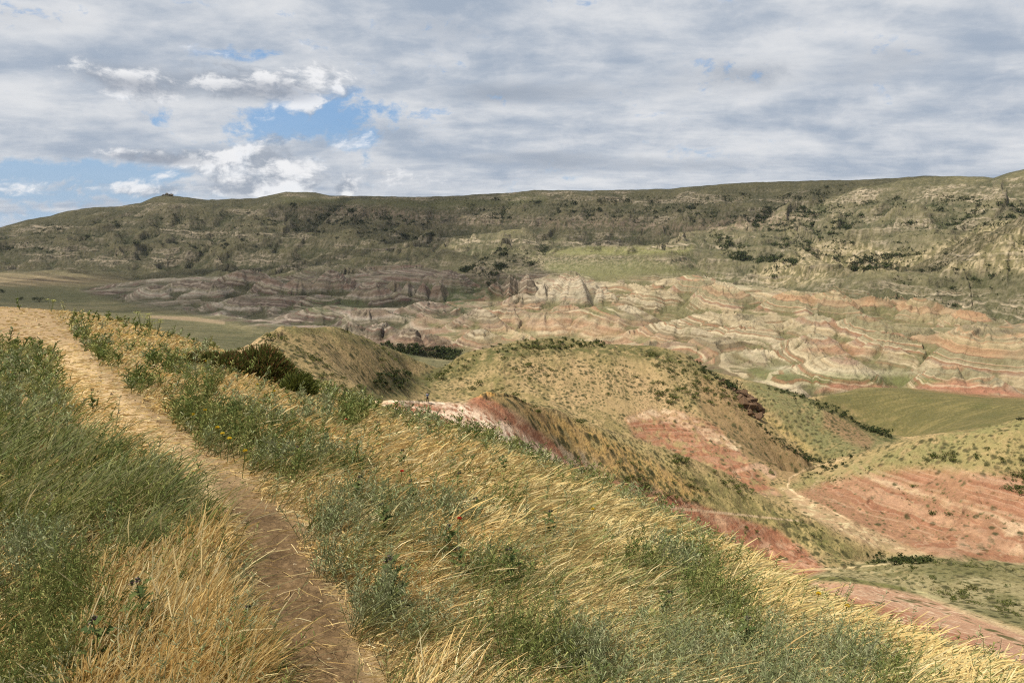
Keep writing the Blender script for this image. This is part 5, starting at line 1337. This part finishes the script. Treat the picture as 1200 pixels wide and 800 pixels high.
for q, (px, py) in enumerate(((166, 388), (176, 391), (184, 394), (60, 366))):
    umbel(gp(px, py), .75 - .1 * q * .5, 'pale yellow umbel plant sticking up from the crest of the grassy ridge', 'umbel plants on the crest')
# -- thistles and broad-leaved plants
def lobed_leaf(L, lobes, w, seed, pointed=False):
    r_ = np.random.RandomState(seed); n = lobes * 2 + 2 if not pointed else 9
    t = np.linspace(0, 1, n)
    if pointed: half = w * np.sin(np.pi * np.clip(t * .92 + .04, 0, 1)) ** .8
    else: half = w * np.sin(np.pi * np.clip(t * .9 + .07, 0, 1)) ** .7 * np.where(np.arange(n) % 2, 1.25, .45)
    droop = -.35 * L * t ** 2 + .25 * L * t
    V = []
    for i in range(n): V += [(t[i] * L + (.04 * L if half[i] > w * .6 else 0), half[i], droop[i] + half[i] * .35), (t[i] * L, 0, droop[i]), (t[i] * L + (.04 * L if half[i] > w * .6 else 0), -half[i], droop[i] + half[i] * .35)]
    Fq = []
    for i in range(n - 1):
        a = i * 3; Fq += [(a, a + 1, a + 4, a + 3), (a + 1, a + 2, a + 5, a + 4)]
    return np.array(V), np.array(Fq)
LEAFM = []
for i in range(3):
    V, Fq = lobed_leaf(.16, 4, .045, i); cc_ = np.tile(lin(*[(84, 96, 50), (70, 84, 44), (98, 106, 58)][i]), (len(V), 1)); cc_[1::3] *= 1.3
    o = np_mesh('leaf', V, Fq, 'shrub_leaf', True, cc_); LEAFM.append(o.data); bpy.data.objects.remove(o)
V, Fq = lobed_leaf(.19, 4, .026, 9, True); cc_ = np.tile(lin(140, 148, 84), (len(V), 1)); cc_[1::3] *= 1.25
o = np_mesh('leaf', V, Fq, 'shrub_leaf', True, cc_); BROAD = o.data; bpy.data.objects.remove(o)
def tube_mesh(name, pts, rad, mat_cols):
    k = 6; V = []; 
    for (p, r_) in zip(pts, rad):
        for i in range(k):
            a = 6.2832 * i / k; V.append((p[0] + r_ * math.cos(a), p[1] + r_ * math.sin(a), p[2]))
    Fq = [[l * k + i, l * k + (i + 1) % k, (l + 1) * k + (i + 1) % k, (l + 1) * k + i] for l in range(len(pts) - 1) for i in range(k)]
    o = np_mesh(name, np.array(V), np.array(Fq), 'shrub_leaf', True, np.tile(lin(*mat_cols), (len(V), 1))); me = o.data; bpy.data.objects.remove(o); return me
STEM = tube_mesh('stem', [(0, 0, -.03), (.01, 0, .15), (.0, .01, .32), (.02, 0, .46)], [.006, .005, .004, .003], (110, 124, 76))
def bud_mesh():
    V, Fq, c = clump(60, .05, .06, .012, [(120, 128, 84), (132, 104, 112)], 5, lobes=3)
    o = np_mesh('flower_head', V, Fq, 'shrub_leaf', True, c); me = o.data; bpy.data.objects.remove(o); return me
BUD = bud_mesh()
def child(me, name, parent, loc, rot, sc=1.):
    o = bpy.data.objects.new(name, me); COL.objects.link(o); o.parent = parent; o.location = loc; o.rotation_euler = rot; o.scale = (sc, sc, sc); return o
def thistle(loc, s, label, group=None, broad=False):
    t = empty('broad_leaved_plant' if broad else 'thistle', loc, rs.uniform(0, 6), s); tag(t, label, 'wild plant' if broad else 'thistle', group)
    if broad:
        for i in range(7): child(BROAD, 'leaf', t, (0, 0, .02), (rs.uniform(-.3, .3), -rs.uniform(.7, 1.25), i * .95 + rs.uniform(-.3, .3)), rs.uniform(.8, 1.15))
        return t
    child(STEM, 'stem', t, (0, 0, 0), (rs.uniform(-.1, .1), rs.uniform(-.05, .2), 0))
    for i in range(13):
        h = .04 + .40 * i / 13
        child(LEAFM[i % 3], 'leaf', t, (.01, 0, h), (rs.uniform(-.4, .4), -rs.uniform(.0, .8), i * 2.4), 1.15 - .045 * i)
    child(BUD, 'flower_head', t, (.02, 0, .44), (0, 0, 0), 1)
    return t
GT = 'dark thistles in the mixed grass right of the path'
for px, py, s, lb in ((172, 760, 1.0, 'thistle with lobed leaves rising from the dry grass left of the path'), (120, 800, .9, 'thistle at the bottom left between wormwood and dry grass'),
                      (528, 672, 1.0, None), (462, 730, 1.1, None), (600, 700, .95, None), (540, 700, .9, None), (536, 590, .9, None), (505, 520, .9, None), (442, 520, .9, None), (352, 560, .9, None), (642, 640, .9, None), (590, 560, .9, None),
                      (470, 560, .9, None), (560, 620, .8, None), (450, 640, .9, None), (870, 790, 1.0, None), (780, 740, .8, None),
                      (108, 482, .8, 'small leafy weed standing alone in the straw beside the path'), (290, 770, .7, 'dark weed at the left edge of the bare path'), (268, 420, .8, None), (420, 600, .9, None), (480, 600, .8, None)):
    thistle(gp(px, py), s * .72, lb or 'dark green thistle with lobed leaves in the mixed grass right of the path', None if lb else GT)
for px, py in ((640, 735), (662, 742), (706, 752), (728, 770), (770, 752), (690, 790), (600, 780), (830, 770), (748, 792)):
    thistle(gp(px, py), .85, 'pale green plant with long pointed leaves among the wormwood at the bottom', 'pale pointed leaved plants at the bottom', True)
# -- flowers
def flower(loc, h, cols, name, label, group, size=.02):
    t = empty(name, loc); tag(t, label, 'flower', group)
    c1 = np.tile(lin(112, 124, 66), (1, 1)); D = norm(np.array([[.15, 0, 1.]])); 
    V, Fq, Cc = blades(np.array([loc]), D, np.array([h]), np.array([.006]), np.zeros((1, 3)), c1, c1, 2, head=[1, 1, 1]); np_mesh('stem', V - np.array(loc), Fq, 'shrub_leaf', True, Cc, t)
    k = 7; a = np.arange(k) * 6.283 / k
    P = np.tile(np.array(loc) + D[0] * h, (k, 1)); DD = norm(np.stack([np.cos(a), np.sin(a), np.full(k, .55)], -1)); cc_ = shades(k, cols, .06)
    V, Fq, Cc = blades(P, DD, np.full(k, size), np.full(k, size), np.zeros((k, 3)), cc_, cc_, 2, head=[.5, 1.2, .7]); np_mesh('petal', V - np.array(loc), Fq, 'petal', True, Cc, t)
for px, py in ((224, 508), (252, 524), (258, 533), (266, 540), (284, 556), (238, 500), (130, 392), (148, 398), (215, 424), (240, 432), (690, 452 + 170), (952, 722), (985, 738), (178, 416), (300, 462), (320, 470)):
    flower(gp(px, py + 6), .26, [(230, 190, 40), (236, 206, 70)], 'yellow_flower', 'small yellow wildflower in the grass beside the path and along the slope', 'yellow wildflowers', .022)
for px, py, lb in ((467, 583, 'single red poppy in the grass above the white dry tuft'), (533, 645, 'red poppy beside the dark thistle in the middle of the slope'), (403, 512, 'farthest red poppy high on the grassy slope')):
    flower(gp(px, py), .25, [(196, 66, 44), (206, 84, 54)], 'poppy', lb, None, .019)
# -- the walker on the clay saddle
def skin_obj(name, verts, edges, rad, mat, parent=None, sub=2):
    me = bpy.data.meshes.new(name); me.from_pydata(verts, edges, []); o = bpy.data.objects.new(name, me); COL.objects.link(o)
    if parent: o.parent = parent
    md = o.modifiers.new('skin', 'SKIN'); md.use_smooth_shade = True
    for v, r_ in zip(me.skin_vertices[0].data, rad): v.radius = (r_, r_) if not hasattr(r_, '__len__') else r_
    me.skin_vertices[0].data[0].use_root = True
    s_ = o.modifiers.new('sub', 'SUBSURF'); s_.levels = sub; s_.render_levels = sub
    me.materials.append(MATS[mat]); return o
x, y, z = at_pixel(501, 471.6, 100, 200)
BV = [(0, 0, .95), (0, 0, 1.12), (0, .01, 1.30), (0, .01, 1.43), (0, 0, 1.50), (0, -.01, 1.58), (0, -.012, 1.68),
      (-.09, 0, .88), (-.11, -.03, .49), (-.12, .02, .09), (-.12, -.12, .03), (.09, 0, .88), (.10, .02, .49), (.11, .07, .09), (.12, -.07, .03),
      (-.17, .01, 1.40), (-.25, .0, 1.14), (-.20, -.16, 1.02), (-.17, -.23, 1.02), (.17, .01, 1.40), (.24, .02, 1.14), (.19, -.14, 1.03), (.16, -.21, 1.03),
      (-.15, -.30, 1.03), (-.18, -.30, 1.01), (-.20, -.29, .99), (.14, -.28, 1.04), (.17, -.28, 1.02), (.19, -.27, 1.0)]
BE = [(0, 1), (1, 2), (2, 3), (3, 4), (4, 5), (5, 6), (0, 7), (7, 8), (8, 9), (9, 10), (0, 11), (11, 12), (12, 13), (13, 14), (3, 15), (15, 16), (16, 17), (17, 18), (3, 19), (19, 20), (20, 21), (21, 22), (18, 23), (18, 24), (18, 25), (22, 26), (22, 27), (22, 28)]
BR = [.13, .115, .135, .10, .052, .085, .075, .085, .06, .042, .035, .085, .06, .042, .035, .055, .042, .030, .034, .055, .042, .030, .034] + [.009] * 6
p = skin_obj('person', BV, BE, BR, 'skin'); p.location = (x, y, z - .01); p.rotation_euler = (0, 0, math.radians(150)); p.scale = (1.03, 1.03, 1.03)
tag(p, 'person in dark trousers and grey blue top standing on the pale clay saddle', 'person')
skin_obj('trousers', [(0, 0, 1.0), (0, 0, .93), (-.09, 0, .87), (-.11, -.03, .49), (-.12, .015, .12), (.09, 0, .87), (.10, .02, .49), (.11, .065, .12)], [(0, 1), (1, 2), (2, 3), (3, 4), (1, 5), (5, 6), (6, 7)], [.145, .15, .10, .078, .062, .10, .078, .062], 'dark_cloth', p)
skin_obj('shirt', [(0, 0, 1.2), (0, 0, .96), (0, .01, 1.32), (0, .01, 1.43), (-.17, .01, 1.40), (-.25, 0, 1.15), (-.21, -.12, 1.05), (.17, .01, 1.40), (.24, .02, 1.15), (.2, -.11, 1.05)], [(0, 1), (0, 2), (2, 3), (3, 4), (4, 5), (5, 6), (3, 7), (7, 8), (8, 9)], [.135, .15, .15, .11, .07, .055, .045, .07, .055, .045], 'shirt_cloth', p)
skin_obj('hair', [(0, .02, 1.70), (0, .05, 1.64), (0, .06, 1.56)], [(0, 1), (1, 2)], [.085, .085, .05], 'hair_brown', p, 1)
skin_obj('shoe', [(-.12, .03, .05), (-.12, -.12, .035), (-.12, -.16, .03)], [(0, 1), (1, 2)], [.05, .045, .03], 'shoe', p, 1)
skin_obj('shoe', [(.115, .08, .05), (.12, -.07, .035), (.12, -.11, .03)], [(0, 1), (1, 2)], [.05, .045, .03], 'shoe', p, 1)
print('things', time.time() - T0)
